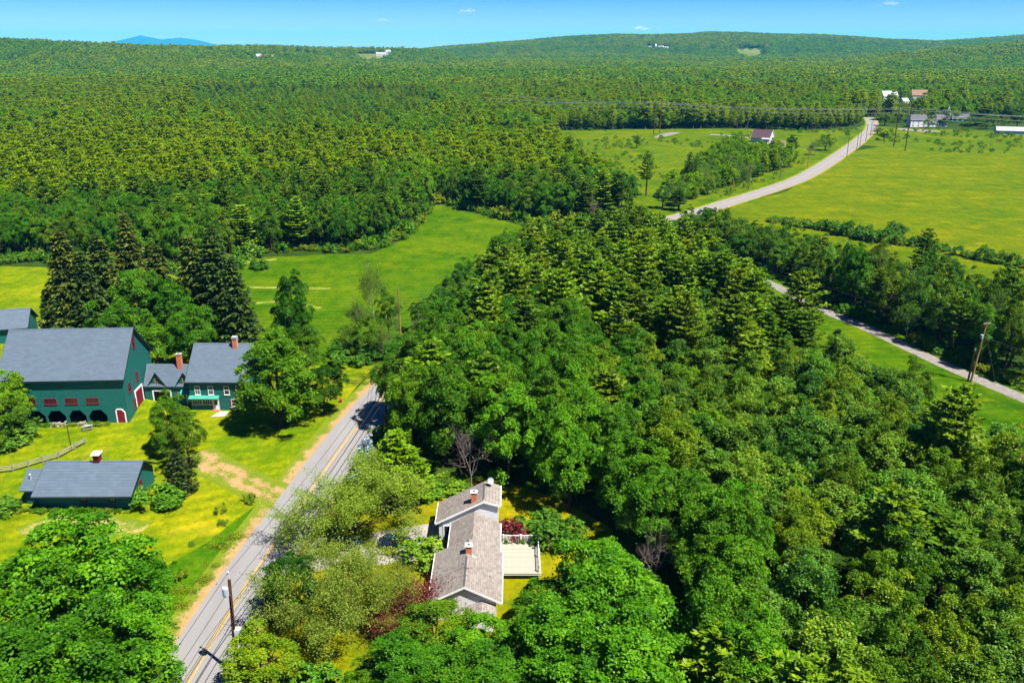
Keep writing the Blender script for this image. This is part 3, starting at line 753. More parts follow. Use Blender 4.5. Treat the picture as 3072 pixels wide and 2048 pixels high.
SCRUB2 = gp((2622, 372), (2680, 384), (2860, 388), (3072, 400), (3500, 402), (3500, 480), (3072, 470), (2900, 462), (2690, 446), (2640, 440), (2590, 436))
sheet('rough_meadow', SCRUB2, 'scrub', 0.012, 'rough weedy meadow in front of the white farmhouse')
YARD = [(-30, 58), (-29.5, 76), (-28.5, 98), (-24.5, 124), (-14, 119), (-2, 118), (7, 112), (14, 104), (16, 92), (13, 78), (4, 66), (-10, 60)]
sheet('yard', YARD, 'yard', 0.004, 'yellowish dry lawn around the white house')
STRIP = [(60, 250), (71, 262), (80, 240), (84, 222), (90, 204), (96, 188), (103, 168), (112, 146), (140, 110), (95, 70), (70, 78), (66, 110), (64, 150), (54, 190), (52, 220)]
sheet('grass_strip', STRIP, 'meadow', 0.006, 'mown grass strip along the gravel drive')
REG = gp((600, 310), (800, 296), (1180, 298), (1300, 325), (1250, 405), (1100, 432), (820, 436), (640, 398))
sheet('clearing', REG, 'scrub', 0.02, 'bright overgrown clearing inside the big forest')
CLEAR = gp((560, 300), (800, 286), (1200, 290), (1330, 320), (1280, 410), (1100, 440), (800, 445), (620, 400))

# ------------------------------------------------------------------ roads and paths
def smooth_path(pts, step=3.0):
    pts = [np.array(p, float) for p in pts]; out = []
    for i in range(len(pts) - 1):
        p0, p1, p2, p3 = pts[max(i - 1, 0)], pts[i], pts[i + 1], pts[min(i + 2, len(pts) - 1)]
        n = max(2, int(np.linalg.norm(p2 - p1) / step))
        for k in range(n):
            t = k / n
            out.append(0.5 * (2 * p1 + (p2 - p0) * t + (2 * p0 - 5 * p1 + 4 * p2 - p3) * t * t + (3 * p1 - p0 - 3 * p2 + p3) * t ** 3))
    out.append(pts[-1]); return out
def normals(path):
    r = []
    for i in range(len(path)):
        d = path[min(i + 1, len(path) - 1)] - path[max(i - 1, 0)]; d = d / np.linalg.norm(d); r.append(np.array([d[1], -d[0]]))
    return r
def ribbon(name, path, offs, m, z, label=None, edges=None, kind='structure', jit=0.0, parent=None):
    nm = normals(path); K = len(offs); v = []; f = []; rg = np.random.default_rng(3)
    for i, (p, q) in enumerate(zip(path, nm)):
        for j, o in enumerate(offs):
            oo = o[i] if hasattr(o, '__len__') else o
            w = p + q * (oo + (rg.normal() * jit if 0 < j < K - 1 or jit == 0 else rg.normal() * jit)); v.append((w[0], w[1], z))
    for i in range(len(path) - 1):
        for j in range(K - 1): f.append((i * K + j, i * K + j + 1, (i + 1) * K + j + 1, (i + 1) * K + j))
    me = bpy.data.meshes.new(name); me.from_pydata(v, [], f); me.materials.append(M[m])
    if edges:
        at = me.attributes.new('edge', 'FLOAT', 'POINT'); at.data.foreach_set('value', np.tile(np.array(edges, np.float32), len(path)))
    me.update(); o = put(name, me, parent)
    return tag(o, label, None, None, kind) if label else o
ROADC = [(-36.6, 50), (-35.2, 72.8), (-34.4, 85.5), (-33.2, 98), (-29.8, 125.5), (-27.5, 140.5), (-25.4, 151), (-21.5, 168), (-13, 198), (-1, 230), (17, 264), (34, 293), (52, 316), (77.5, 345.6), (99, 372), (124, 403), (151.5, 440.5), (187, 501), (231, 581), (259, 634), (300, 716), (332, 793), (346, 836)]
ROAD = smooth_path(ROADC)
ribbon('road', ROAD, [-4.1, 0, 4.1], 'asphalt', 0.020, 'grey two lane road running up past the green barn into the distance')
rd = [o for o in COL.objects if o.name == 'road'][0]
for s in (-0.14, 0.14): ribbon('centre_line', ROAD, [s - 0.07, s + 0.07], 'yellow_paint', 0.024, parent=rd)
ROADN = [p for p in ROAD if p[1] < 175]; ROADF = [p for p in ROAD if p[1] >= 300]
ribbon('verge', ROADN, [-6.7, -5.8, -4.9, -4.05], 'dirt', 0.014, 'sandy brown shoulder on the barn side of the road', [-.1, 0.25, 0.62, 0.9])
ribbon('verge', ROADN, [4.05, 4.6, 5.3], 'dirt', 0.014, 'thin sandy edge of the road on the white house side', [1, 0.6, 0.0])
ribbon('verge', ROADF, [-6.0, -4.8, -4.05], 'straw', 0.014, 'pale grassy shoulder on the inside of the far bend', [0, 0.3, 0.9])
ribbon('verge', ROADF, [4.05, 4.7, 5.8], 'dirt', 0.016, 'reddish shoulder between the far road and the hay field', [1, 0.7, 0.0])
BK = [p for p in ROAD if 58 < p[1] < 112]; BT = [max(0.0, min(1.0, (112 - p[1]) / 22)) for p in BK]; BW = [-5.7 - t * (5.8 + 2.2 * float(vnoise(p[0], p[1] * 1.0, 5, 3))) for p, t in zip(BK, BT)]
ribbon('roadside_bank', BK, [BW, [-5.65 + .5 * (b + 5.65) for b in BW], -5.6], 'bank', 0.0095, 'rough dark green bank between the lawn and the lower road')
DRIVE = smooth_path([(50, 300), (60, 270), (69, 250), (75, 235), (78.3, 221), (82.6, 205.3), (87.3, 192.3), (93.6, 169.1), (96.8, 160), (100.6, 149.5), (107, 134), (116, 116), (128, 96)])
ribbon('gravel_drive', DRIVE, [-1.9, 0, 1.9], 'gravel', 0.016, 'pale gravel drive along the shaded row of trees')
PATH = smooth_path([P(*q)[:2] for q in ((585, 1360), (640, 1395), (680, 1415), (730, 1440), (775, 1463), (815, 1478), (845, 1488), (868, 1497))], 1.5)
ribbon('dirt_path', PATH, [-3.4, -1.9, -1.0, 0, 1.0, 1.9, 3.4], 'dirt', 0.018, 'sandy dirt track crossing the lawn to the road', [-0.2, 0.42, 0.72, 0.45, 0.72, 0.42, -0.2])
PATH2 = smooth_path([P(*q)[:2] for q in ((60, 1600), (170, 1562), (260, 1558), (330, 1572), (430, 1590))], 1.5)
ribbon('worn_track', PATH2, [-2.2, -0.8, 0.8, 2.2], 'straw', 0.012, 'dry worn strip of grass below the low green barn', [0.0, 0.55, 0.55, 0.0])
PATH3 = smooth_path([P(*q)[:2] for q in ((715, 790), (780, 783), (830, 778))], 2)
ribbon('worn_track', PATH3, [-1.5, 0, 1.5], 'straw', 0.015, 'dry straw strip at the edge of the meadow under the forest', [0.0, 0.7, 0.0])
for a in (((735, 862), (850, 863), (990, 866)), ((745, 912), (850, 905), (960, 925))):
    ribbon('worn_track', smooth_path([P(*q)[:2] for q in a], 3), [-1.2, 0, 1.2], 'straw', 0.015, 'faint straw stripe crossing the meadow ' + ('farther from' if a[0][1] == 862 else 'closer to') + ' the barn', [0.0, 0.55, 0.0])
def px_sheet(name, px, m, z, label, edge=None):
    return sheet(name, gp(*px), m, z, label)
DRV = [(-29.2, 101), (-23, 101.5), (-18, 103), (-10.3, 105.4), (-10.3, 97), (-14, 95.2), (-20, 94.2), (-24, 93.8), (-29.9, 92.5)]
sheet('driveway', DRV, 'drive_asphalt', 0.013, 'worn grey driveway between the road and the garage')
px_sheet('lane', [(1960, 412), (1985, 402), (2010, 397), (2042, 397), (2030, 402), (2000, 409), (1975, 414)], 'gravel', 0.014, 'pale sandy turnout beside the red pole')
px_sheet('lane', [(2130, 402), (2180, 405), (2245, 412), (2245, 415), (2180, 408), (2130, 405)], 'gravel', 0.014, 'pale lane leading to the plum roofed house')
px_sheet('yard_gravel', [(2690, 384), (2740, 388), (2790, 390), (2830, 396), (2780, 397), (2700, 390)], 'gravel', 0.018, 'pale gravel yard in front of the white farmhouse')
px_sheet('far_driveway', [(2050, 778), (2085, 772), (2085, 790), (2050, 800)], 'gravel', 0.016, 'bit of pale drive among the trees by the hidden cottage')
px_sheet('sand_patch', [(3040, 1345), (3072, 1330), (3120, 1350), (3110, 1400), (3060, 1420)], 'dirt', 0.012, 'bare sandy patch at the end of the grass strip')
at = bpy.data.objects['sand_patch'].data.attributes.new('edge', 'FLOAT', 'POINT'); at.data.foreach_set('value', [1.0] * 5)

# ------------------------------------------------------------------ building helpers
FACE = {'front': ((1, 0), (0, -1)), 'right': ((0, 1), (1, 0)), 'left': ((0, -1), (-1, 0)), 'back': ((-1, 0), (0, 1))}
def frame_of(face, c):
    """matrix taking (u, out, z) to building coordinates; c = a point on the wall"""
    u, o = FACE[face]
    return Matrix(((u[0], o[0], 0, c[0]), (u[1], o[1], 0, c[1]), (0, 0, 1, c[2]), (0, 0, 0, 1)))
def window(parent, face, c, w, h, frame='trim_white', pane='glass', nx=2, ny=2, t=0.09, bar=0.045, sill=True, shade=None, name='window', proud=0.07, double=False):
    """c = centre of the opening on the wall face"""
    b = MB(); b.M = frame_of(face, c); x, z = w / 2, h / 2
    b.box(-x - t, -0.02, z, x + t, proud, z + t, frame); b.box(-x - t, -0.02, -z - t, x + t, proud, -z, frame)
    b.box(-x - t, -0.02, -z, -x, proud, z, frame); b.box(x, -0.02, -z, x + t, proud, z, frame)
    for i in range(1, nx): u = -x + w * i / nx; b.box(u - bar / 2, 0.012, -z, u + bar / 2, proud * 0.6, z, frame)
    for i in range(1, ny):
        q = -z + h * i / ny; k = 0.07 if double and i == ny // 2 else bar
        b.box(-x, 0.014, q - k / 2, x, proud * 0.62, q + k / 2, frame)
    o = b.build(name, parent)
    p = MB(); p.M = frame_of(face, c); p.box(-x, 0.003, -z, x, 0.012, z, pane)
    p.build('pane', o)
    if sill:
        s = MB(); s.M = frame_of(face, c); s.box(-x - t - 0.05, 0, -z - t - 0.06, x + t + 0.05, proud + 0.06, -z - t, frame); s.build('sill', o)
    return o
def door(parent, face, c, w, h, panel, frame='trim_white', t=0.16, name='door', glass=None, rails=True, proud=0.09, cut=0.0):
    """c = middle of the threshold; cut: slanted upper corners"""
    x = w / 2
    d = MB(); d.M = frame_of(face, c)
    d.slab([(-x, 0.01, 0), (x, 0.01, 0), (x, 0.01, h - cut), (x - cut, 0.01, h), (-x + cut * 0.3, 0.01, h), (-x, 0.01, h - cut * 0.3)], (0, 0.05, 0), panel)
    if rails:
        for k in range(1, int(w / 0.28)): u = -x + k * 0.28; d.box(u - 0.012, 0.06, 0.1, u + 0.012, 0.075, h - cut - 0.1, panel)
    o = d.build(name, parent)
    f = MB(); f.M = frame_of(face, c)
    f.box(-x - t, 0, 0, -x, proud, h - cut * 0.3, frame); f.box(x, 0, 0, x + t, proud, h - cut, frame)
    if cut:
        f.slab([(x, 0, h - cut), (x + t, 0, h - cut), (x - cut + t * 0.6, 0, h + t), (x - cut, 0, h)], (0, proud, 0), frame)
        f.slab([(-x, 0, h - cut * .3), (-x - t, 0, h - cut * .3), (-x + cut * .3 - t * .4, 0, h + t), (-x + cut * .3, 0, h)], (0, proud, 0), frame)
        f.box(-x + cut * .3, 0, h, x - cut, proud, h + t, frame)
    else: f.box(-x - t, 0, h, x + t, proud, h + t, frame)
    f.build('door_frame', o)
    if glass:
        g = MB(); g.M = frame_of(face, c); g.box(-x + 0.14, 0.062, h * 0.45, x - 0.14, 0.07, h - 0.14, glass); g.build('pane', o)
    k = MB(); k.M = frame_of(face, c); k.box(x - 0.16, 0.06, 0.95, x - 0.10, 0.12, 1.07, 'metal'); k.build('handle', o)
    return o
def roof_x(parent, x0, x1, yf, zf, yr, zr, yb, zb, m, th=0.2, fascia='trim_dark', ridge=True):
    """gable roof with its ridge along x: front eave (yf,zf), ridge (yr,zr), back eave (yb,zb) on the top surface"""
    r = MB()
    r.slab([(x0, yf, zf), (x1, yf, zf), (x1, yr, zr), (x0, yr, zr)], (0, 0, -th), m)
    r.slab([(x0, yr, zr - 0.004), (x1, yr, zr - 0.004), (x1, yb, zb), (x0, yb, zb)], (0, 0, -th), m)
    o = r.build('roof', parent)
    f = MB()
    for x in (x0 - 0.03, x1 + 0.003):
        f.slab([(x, yf - .02, zf + 0.02), (x, yr, zr + 0.03), (x, yb + .02, zb + 0.02), (x, yb + .02, zb - th - 0.06), (x, yr, zr - th - 0.06), (x, yf - .02, zf - th - 0.06)], (0.027, 0, 0), fascia)
    f.box(x0, yf - 0.03, zf - th - 0.05, x1, yf - 0.003, zf - 0.01, fascia); f.build('fascia', o)
    if ridge:
        c = MB(); c.slab([(x0, yr - 0.18, zr - 0.18 * (zr - zf) / (yr - yf) + 0.05), (x0, yr, zr + 0.05), (x0, yr + 0.18, zr - 0.18 * (zr - zb) / (yb - yr) + 0.05), (x0, yr, zr - 0.05)], (x1 - x0, 0, 0), m); c.build('ridge_cap', o)
    return o
def roof_y(parent, y0, y1, xl, zl, xr, zr, xR, zR, m, th=0.18, fascia='trim_white', cap=True):
    """gable roof with its ridge along y: left eave, ridge (xr,zr), right eave"""
    r = MB()
    r.slab([(xl, y0, zl), (xr, y0, zr), (xr, y1, zr), (xl, y1, zl)], (0, 0, -th), m)
    r.slab([(xr, y0, zr - 0.004), (xR, y0, zR), (xR, y1, zR), (xr, y1, zr - 0.004)], (0, 0, -th), m)
    o = r.build('roof', parent)
    f = MB()
    f.slab([(xl, y0 - 0.03, zl + 0.01), (xr, y0 - 0.03, zr + 0.02), (xR, y0 - 0.03, zR + 0.01), (xR, y0 - 0.03, zR - th - 0.1), (xr, y0 - 0.03, zr - th - 0.1), (xl, y0 - 0.03, zl - th - 0.1)], (0, 0.027, 0), fascia)
    f.box(xl - 0.1, y0, zl - 0.16, xl - 0.004, y1, zl - 0.02, fascia); f.box(xR + 0.004, y0, zR - 0.16, xR + 0.1, y1, zR - 0.02, fascia)
    f.build('fascia', o)
    return o
def chimney(parent, x, y, z0, z1, w, d, cap='stone', pot=True):
    c = MB(); c.box(x - w / 2, y - d / 2, z0, x + w / 2, y + d / 2, z1 - 0.2, 'brick')
    c.box(x - w / 2 - 0.06, y - d / 2 - 0.06, z1 - 0.2, x + w / 2 + 0.06, y + d / 2 + 0.06, z1 - 0.08, 'brick')
    o = c.build('chimney', parent)
    k = MB(); k.box(x - w / 2 - 0.1, y - d / 2 - 0.1, z1 - 0.08, x + w / 2 + 0.1, y + d / 2 + 0.1, z1, cap); 
    if pot: k.box(x - w / 4, y - d / 4, z1, x + w / 4, y + d / 4, z1 + 0.02, 'interior')
    k.build('chimney_cap', o)
    return o

# ------------------------------------------------------------------ the big green barn
BC = P(388, 1266)
barn = empty('barn', tuple(BC), math.radians(3.0), 'big dark green barn with blue grey roof and arched openings along its foot', 'barn')
BL, BD, BE, BR, BY = 21.4, 14.1, 9.0, 15.75, 7.05
w = MB()
arch = [(-5.4, 1.65), (-9.05, 1.55), (-12.75, 1.65), (-16.4, 1.7)]
out = [(0, 0, 0), (0, 0, BE + .1), (-BL, 0, BE + .1), (-BL, 0, 0)]
for cx, r in reversed(arch):
    out += [(cx - r, 0, 0), (cx - r, 0, 1.35), (cx - r * 0.5, 0, 2.55), (cx + r * 0.42, 0, 2.6), (cx + r, 0, 1.5), (cx + r, 0, 0)]
w.slab(out, (0, 0.3, 0), 'siding_green')
for x in (0, -BL):
    w.slab([(x, 0.3 if x == 0 else 0.3, 0), (x, BD, 0), (x, BD, BE + .1), (x, BY, BR - .18), (x, 0.3, BE + .36)], (-0.25 if x == 0 else 0.25, 0, 0), 'siding_green')
w.box(-BL + .25, BD - 0.25, 0, -0.25, BD, BE, 'siding_green')
w.build('wall', barn)
b = MB(); b.box(-BL + .3, 5.0, 0, -0.3, 5.15, 3.2, 'interior'); b.box(-BL + .3, 0.3, 2.9, -0.3, 5.15, 3.0, 'interior')
b.box(-BL + .3, 0.32, 0.012, -0.3, 5.0, 0.03, 'interior')
for cx in (-7.22, -10.9, -14.6): b.box(cx - .25, 0.32, 0.03, cx + .25, 5.0, 2.9, 'interior')
b.build('cellar', barn)
so = math.tan(math.asin(0)); pit = (BR - BE) / BY
roof_x(barn, -BL - 0.55, 0.5, -0.62, BE - 0.62 * pit + .25, BY, BR + .2, BD + 0.55, BE - 0.55 * pit + .25, 'roof_blue', 0.22)
for cx in (-5.9, -9.6, -13.35, -17.05, -20.6):
    window(barn, 'front', (cx, 0, 4.45), 1.95, 0.9, 'red_paint', 'glass', 6, 1, 0.12, 0.07, True, name='window')
for yy, zz, ww, hh in ((2.4, 5.9, 0.95, 1.5), (6.3, 6.6, 0.95, 1.5), (3.7, 2.2, 0.75, 1.7)):
    window(barn, 'right', (0, yy, zz), ww, hh, 'red_paint', 'glass', 2, 2, 0.12, 0.06)
window(barn, 'right', (0, 7.1, 13.2), 0.9, 2.3, 'red_paint', 'glass', 2, 4, 0.13, 0.07, double=True)
door(barn, 'front', (-1.25, 0, 0), 1.35, 2.55, 'red_paint', 'trim_white', 0.2, cut=0.5)['label'] = 'narrow dark red door with white surround and slanted top'
door(barn, 'right', (0, 6.05, 1.0), 3.1, 3.1, 'red_paint', 'trim_white', 0.35, name='barn_door')['label'] = 'wide dark red barn door in a white surround'
s = MB(); s.box(-20.9, -0.28, 0, -18.6, -0.01, 1.6, 'tan_board'); s.build('stone_foundation', barn)
# bank of earth against the gable end
bk = MB(); c0 = Vector(BC)
K = 14; pts = []
for i in range(K + 1):
    for j in range(K + 1):
        u, v = i / K, j / K
        lx = 0.02 + 9.0 * u; ly = 0.4 + 14 * v
        hgt = 1.15 * max(0, math.sin(min(1, v * 1.9) * math.pi / 2)) ** 1.5 * (1 - u) ** 1.6 * (1 if v < .9 else (1 - v) * 10)
        pts.append((lx, ly, -0.02 + hgt))
bk.add(pts, [(i * (K + 1) + j, (i + 1) * (K + 1) + j, (i + 1) * (K + 1) + j + 1, i * (K + 1) + j + 1) for i in range(K) for j in range(K)], 'lawn')
o = bk.build('grass_bank', None, tuple(BC), True); o.rotation_euler.z = math.radians(3.0); tag(o, 'grass bank rising against the gable end of the barn', None, None, 'structure')

# ------------------------------------------------------------------ the green farmhouse with its joined wing
HC = P(576, 1229)
house = empty('farmhouse', (HC[0], HC[1], 0), math.radians(-0.5), 'dark green two storey farmhouse with joined low wing and brick chimneys', 'house')
HW, HE, HR, HY = 11.2, 6.05, 11.1, 6.1
w = MB(); w.box(0, 0, 0, HW, 0.25, HE + .1, 'siding_green')
for x in (0, HW - .25): w.slab([(x, .25, 0), (x, 2 * HY, 0), (x, 2 * HY, HE + .1), (x, HY, HR - .15), (x, .25, HE + .3)], (.25, 0, 0), 'siding_green')
w.box(.25, 2 * HY - .25, 0, HW - .25, 2 * HY, HE, 'siding_green')
w.build('wall', house)
pit = (HR - HE) / HY
roof_x(house, -0.45, HW + 0.45, -0.5, HE - 0.5 * pit + .22, HY, HR + .2, 2 * HY + .5, HE - 0.5 * pit + .22, 'roof_blue', 0.2)
for ux, pn in ((1.55, 'glass_grey'), (4.05, 'glass_grey'), (7.05, 'glass'), (9.3, 'glass')):
    window(house, 'front', (ux, 0, 4.05), 0.85, 1.65, 'trim_white' if ux < 8 else 'trim_white', pn, 1 if ux > 2 else 2, 2, 0.09, 0.05, double=True)
chimney(house, 7.7, HY - 0.6, 9.6, 12.6, 0.85, 0.85)
mt = MB(); mt.box(7.2, HY - 1.1, 12.75, 8.2, HY - .1, 12.85, 'metal'); mt.build('chimney_hood', house)
# enclosed porch: band of small panes, door, awning
for ux, ww in ((1.2, 1.75), (3.15, 1.75)): window(house, 'front', (ux, 0, 1.75), ww, 1.1, 'trim_white', 'glass', 4, 2, 0.07, 0.04, name='porch_window')
door(house, 'front', (4.75, 0, 0.12), 0.95, 2.1, 'trim_white', 'trim_white', 0.11, glass='glass', rails=False)
a = MB(); a.slab([(-0.1, -0.02, 2.95), (5.6, -0.02, 2.95), (5.6, -0.85, 2.6), (-0.1, -0.85, 2.6)], (0, 0, 0.05), 'awning')
for i in range(19): a.box(-0.1 + i * 0.31, -0.87, 2.46, 0.1 + i * 0.31, -0.85, 2.6, 'awning')
a.build('awning', house)
s = MB(); s.box(4.1, -0.75, 0, 5.5, -0.02, 0.14, 'brick'); s.build('step', house)
window(house, 'front', (8.2, 0, 1.5), 0.9, 1.3, 'trim_white', 'glass', 1, 2, 0.08, 0.05)['label'] = 'window with a flower box and red shutter'
fb = MB(); fb.box(7.55, -0.35, 0.55, 8.95, -0.02, 0.8, 'tan_board'); fb.box(7.4, -0.05, 0.85, 7.66, -0.012, 2.15, 'red_paint'); fb.build('flower_box', house)
# wing between barn and house, set back
WY, WX, WE, WR, WRY = 2.55, -9.75, 4.1, 7.2, 5.1
w = MB()
def dormer_x(cx): return cx
DZ = 6.55
out = [(WX + .03, WY, 0), (-0.02, WY, 0), (-0.02, WY, WE)]
for cx in (-1.75, -7.05): out += [(cx + 1.6, WY, WE), (cx, WY, DZ), (cx - 1.6, WY, WE)]
out += [(WX + .03, WY, WE)]
w.slab(out, (0, 0.25, 0), 'siding_green')
w.build('wing_wall', house)
w = MB(); w.box(WX + .03, WY + 5.2, 0, -0.02, WY + 5.45, WE, 'siding_green'); w.build('wing_back_wall', house)
pitw = (WR - WE) / (WRY - WY)
r = MB()
e = 0.35
# main slopes with the two front gables cut through
r.slab([(WX + .05, WY - e, WE - e * pitw + .2), (-0.05, WY - e, WE - e * pitw + .2), (-0.05, WRY, WR + .2), (WX + .05, WRY, WR + .2)], (0, 0, -.16), 'roof_blue')
r.slab([(WX + .05, WRY, WR + .196), (-0.05, WRY, WR + .196), (-0.05, WY + 5.8, WE - .3), (WX + .05, WY + 5.8, WE - .3)], (0, 0, -.16), 'roof_blue')
for cx in (-1.75, -7.05):
    yb_ = WY + (DZ - WE) / pitw + .1
    for s in (-1, 1):
        x1 = cx + s * 1.85
        if x1 > -0.05: x1 = -0.05
        zz = DZ + .25 - (DZ - WE) / 1.6 * abs(x1 - cx)
        r.slab([(cx, WY - .4, DZ + .25), (x1, WY - .4, zz), (x1, WY + max(0.05, (zz - WE) / pitw), zz), (cx, yb_ + .2, DZ + .25)], (0, 0, -.15), 'roof_blue')
r.build('wing_roof', house)
for cx in (-1.75, -7.05): window(house, 'front', (cx + .1, WY, 4.55), 0.85, 1.5, 'tan_board', 'glass', 2, 4, 0.09, 0.05, double=True)
chimney(house, -3.15, WRY - .3, 6.0, 9.6, 0.85, 0.85)
for (x0, x1, z1) in ((-8.25, -4.6, 2.75),):
    f = MB(); f.box(x0, WY - .08, 0, x0 + .25, WY - .01, z1, 'trim_white'); f.box(x1 - .25, WY - .08, 0, x1, WY - .01, z1, 'trim_white'); f.box(x0, WY - .08, z1, x1, WY - .01, z1 + .25, 'trim_white')
    f.box(x0 + .25, WY - .03, 0, x1 - .25, WY - .012, z1, 'interior'); f.build('garage_opening', house)
door(house, 'front', (-1.15, WY, 0.1), 1.0, 2.15, 'glass_grey', 'trim_white', 0.16, glass='glass', rails=False)
window(house, 'front', (-3.0, WY, 1.75), 0.5, 1.4, 'tan_board', 'glass', 1, 2, 0.09, 0.05)
a = MB(); a.slab([(-2.6, WY - .02, 3.15), (-0.4, WY - .02, 3.15), (-0.4, WY - 1.1, 2.5), (-2.6, WY - 1.1, 2.5)], (0, 0, .05), 'awning'); a.build('awning', house)
sl = MB(); sl.slab([(4.6, -3.3, 0.006), (7.2, -3.0, 0.006), (7.3, -0.8, 0.006), (5.6, -0.8, 0.006)], (0, 0, .08), 'stone'); tag(sl.build('stone_slab', None, (HC[0], HC[1], 0)), 'pale stone slab in the grass before the farmhouse door', 'slab')

# ------------------------------------------------------------------ low green barn
SB = P(398, 1526)
shed = empty('low_barn', (SB[0], SB[1], 0), math.radians(0.5), 'low green barn with wide blue grey roof, small red cupola and shaded front', 'barn')
SL, SE, SR, SY = 13.6, 2.95, 5.65, 4.2
w = MB(); w.box(-SL, 0, 0, 0, .2, SE + .25, 'siding_green')
for x in (-SL, -.2): w.slab([(x, .2, 0), (x, 2 * SY, 0), (x, 2 * SY, SE), (x, SY, SR - .15), (x, .2, SE)], (.2, 0, 0), 'siding_green')
w.box(-SL + .2, 2 * SY - .2, 0, -.2, 2 * SY, SE, 'siding_green'); w.build('wall', shed)
pit = (SR - SE) / SY
roof_x(shed, -SL - .35, 0.75, -1.25, SE - .9 * pit + .45, SY, SR + .2, 2 * SY + .8, SE - .5 * pit + .2, 'roof_blue', 0.2)
c = MB(); c.box(-6.6, SY - .45, 5.9, -5.7, SY + .45, 7.0, 'red_paint'); o = c.build('cupola', shed)
c = MB(); c.slab([(-6.8, SY - .65, 7.0), (-5.5, SY - .65, 7.0), (-5.5, SY + .65, 7.15), (-6.8, SY + .65, 7.15)], (0, 0, .09), 'trim_white'); c.build('cupola_roof', o)
c = MB()
for i in range(4): c.box(-6.5, SY - .47, 6.1 + i * .2, -5.8, SY - .452, 6.2 + i * .2, 'interior')
c.build('louvre', o)
window(shed, 'right', (0, 3.6, 2.1), 0.8, 1.35, 'red_paint', 'glass', 2, 3, .1, .06)
for x in (-7.0, -2.8): window(shed, 'front', (x, 0, 1.7), 0.9, 0.8, 'trim_dark', 'glass', 2, 1, .08, .05)
w = MB(); w.box(-SL - 2.9, 1.6, 0, -SL, 1.8, 2.6, 'siding_green'); w.box(-SL - 2.9, 1.8, 0, -SL - 2.7, 5.5, 2.6, 'siding_green'); w.build('lean_to_wall', shed)
r = MB(); r.slab([(-SL - 3.3, .9, 2.65), (-SL - .36, .9, 2.65), (-SL - .36, 4.1, 4.6), (-SL - 3.3, 4.1, 4.6)], (0, 0, -.18), 'roof_blue')
r.slab([(-SL - 3.3, 4.1, 4.596), (-SL - .36, 4.1, 4.596), (-SL - .36, 6.0, 3.2), (-SL - 3.3, 6.0, 3.2)], (0, 0, -.18), 'roof_blue'); r.build('lean_to_roof', shed)
v = MB(); v.tube([(-SL - 2.2, 2.6, 3.5), (-SL - 2.2, 2.6, 4.4)], .11, 'metal', 8); v.lathe([(.2, 4.4), (.2, 4.45), (.02, 4.6)], 'metal', 8, (-SL - 2.2, 2.6, 0)); v.build('vent_pipe', shed)

# ------------------------------------------------------------------ roof at the left edge of the frame
fb0 = empty('outbuilding', (-123.0, 181.0, 0), math.radians(14), 'long blue grey roofed outbuilding showing past the big barn and spruces', 'barn')
w = MB(); w.box(-10, 0, 0, 10.5, .2, 3.7, 'siding_green'); w.box(-10, 7.8, 0, 10.5, 8, 3.7, 'siding_green')
for x in (-10, 10.3): w.slab([(x, .2, 0), (x, 7.8, 0), (x, 7.8, 3.7), (x, 4, 6.9), (x, .2, 3.7)], (.2, 0, 0), 'siding_green')
w.build('wall', fb0)
roof_x(fb0, -10.4, 11, -.6, 3.6, 4, 7.1, 8.6, 3.6, 'roof_blue', .2)

# ------------------------------------------------------------------ the white house
wh = empty('white_house', (0, 0, 0), 0, 'white clapboard house with weathered tan roofs, garage end and back deck', 'house')
w = MB()
# garage end, taller and asymmetric
gx0, gx1, gy0, gy1, grx, gel, grz, ger = -10.15, -1.95, 100.65, 105.6, -3.9, 2.9, 6.35, 5.65
w.slab([(gx0, gy0, 0), (gx1, gy0, 0), (gx1, gy0, ger - .3), (grx, gy0, grz - .2), (gx0, gy0, gel - .05)], (0, .2, 0), 'siding_white')
w.slab([(gx0, gy1 - .2, 0), (gx1, gy1 - .2, 0), (gx1, gy1 - .2, ger - .3), (grx, gy1 - .2, grz - .2), (gx0, gy1 - .2, gel - .05)], (0, .2, 0), 'siding_white')
w.box(gx0, gy0 + .2, 0, gx0 + .2, gy1 - .2, gel - .05, 'siding_white'); w.box(gx1 - .2, gy0 + .2, 0, gx1, gy1 - .2, ger - .4, 'siding_white')
# linking part and main part
w.box(-8.1, 93.4, 0, -7.9, 100.65, 2.62, 'siding_white'); w.box(-2.1, 83.6, 0, -1.9, 100.65, 2.62, 'siding_white')
w.box(-9.6, 83.6, 0, -9.4, 93.4, 2.62, 'siding_white'); w.box(-9.4, 93.2, 0, -8.1, 93.4, 2.62, 'siding_white')
w.slab([(-9.6, 83.4, 0), (-1.9, 83.4, 0), (-1.9, 83.4, 2.65), (-5.6, 83.4, 4.6), (-9.6, 83.4, 2.65)], (0, .2, 0), 'siding_white')
w.slab([(-9.6, 93.42, 2.55), (-5.6, 93.42, 4.6), (-1.95, 93.42, 2.6)], (0, .15, 0), 'siding_white')
w.build('wall', wh)
o = roof_y(wh, gy0 - .35, gy1 + .3, gx0 - .45, gel, grx, grz, gx1 + .35, ger, 'roof_tan', .18); o['label'] = 'lopsided tan roof of the garage end'
o = roof_y(wh, 92.8, 100.63, -8.45, 2.72, -5.15, 4.62, -1.55, 2.72, 'roof_tan', .16)
o = roof_y(wh, 83.0, 93.35, -10.0, 2.74, -5.65, 4.98, -1.2, 2.745, 'roof_tan', .16)
for (x, y0, y1, z, dx) in ((grx, gy0 + .2, gy1, grz + .01, 1), (-5.65, 83.2, 89.4, 4.99, 1), (-5.65, 91.2, 93.2, 4.99, 1)):
    rv = MB(); n = int((y1 - y0) / .32)
    for i in range(n): rv.box(x - .1, y0 + i * .32, z, x + .1, y0 + i * .32 + .22, z + .045, 'roof_mid')
    rv.build('ridge_vent', wh)
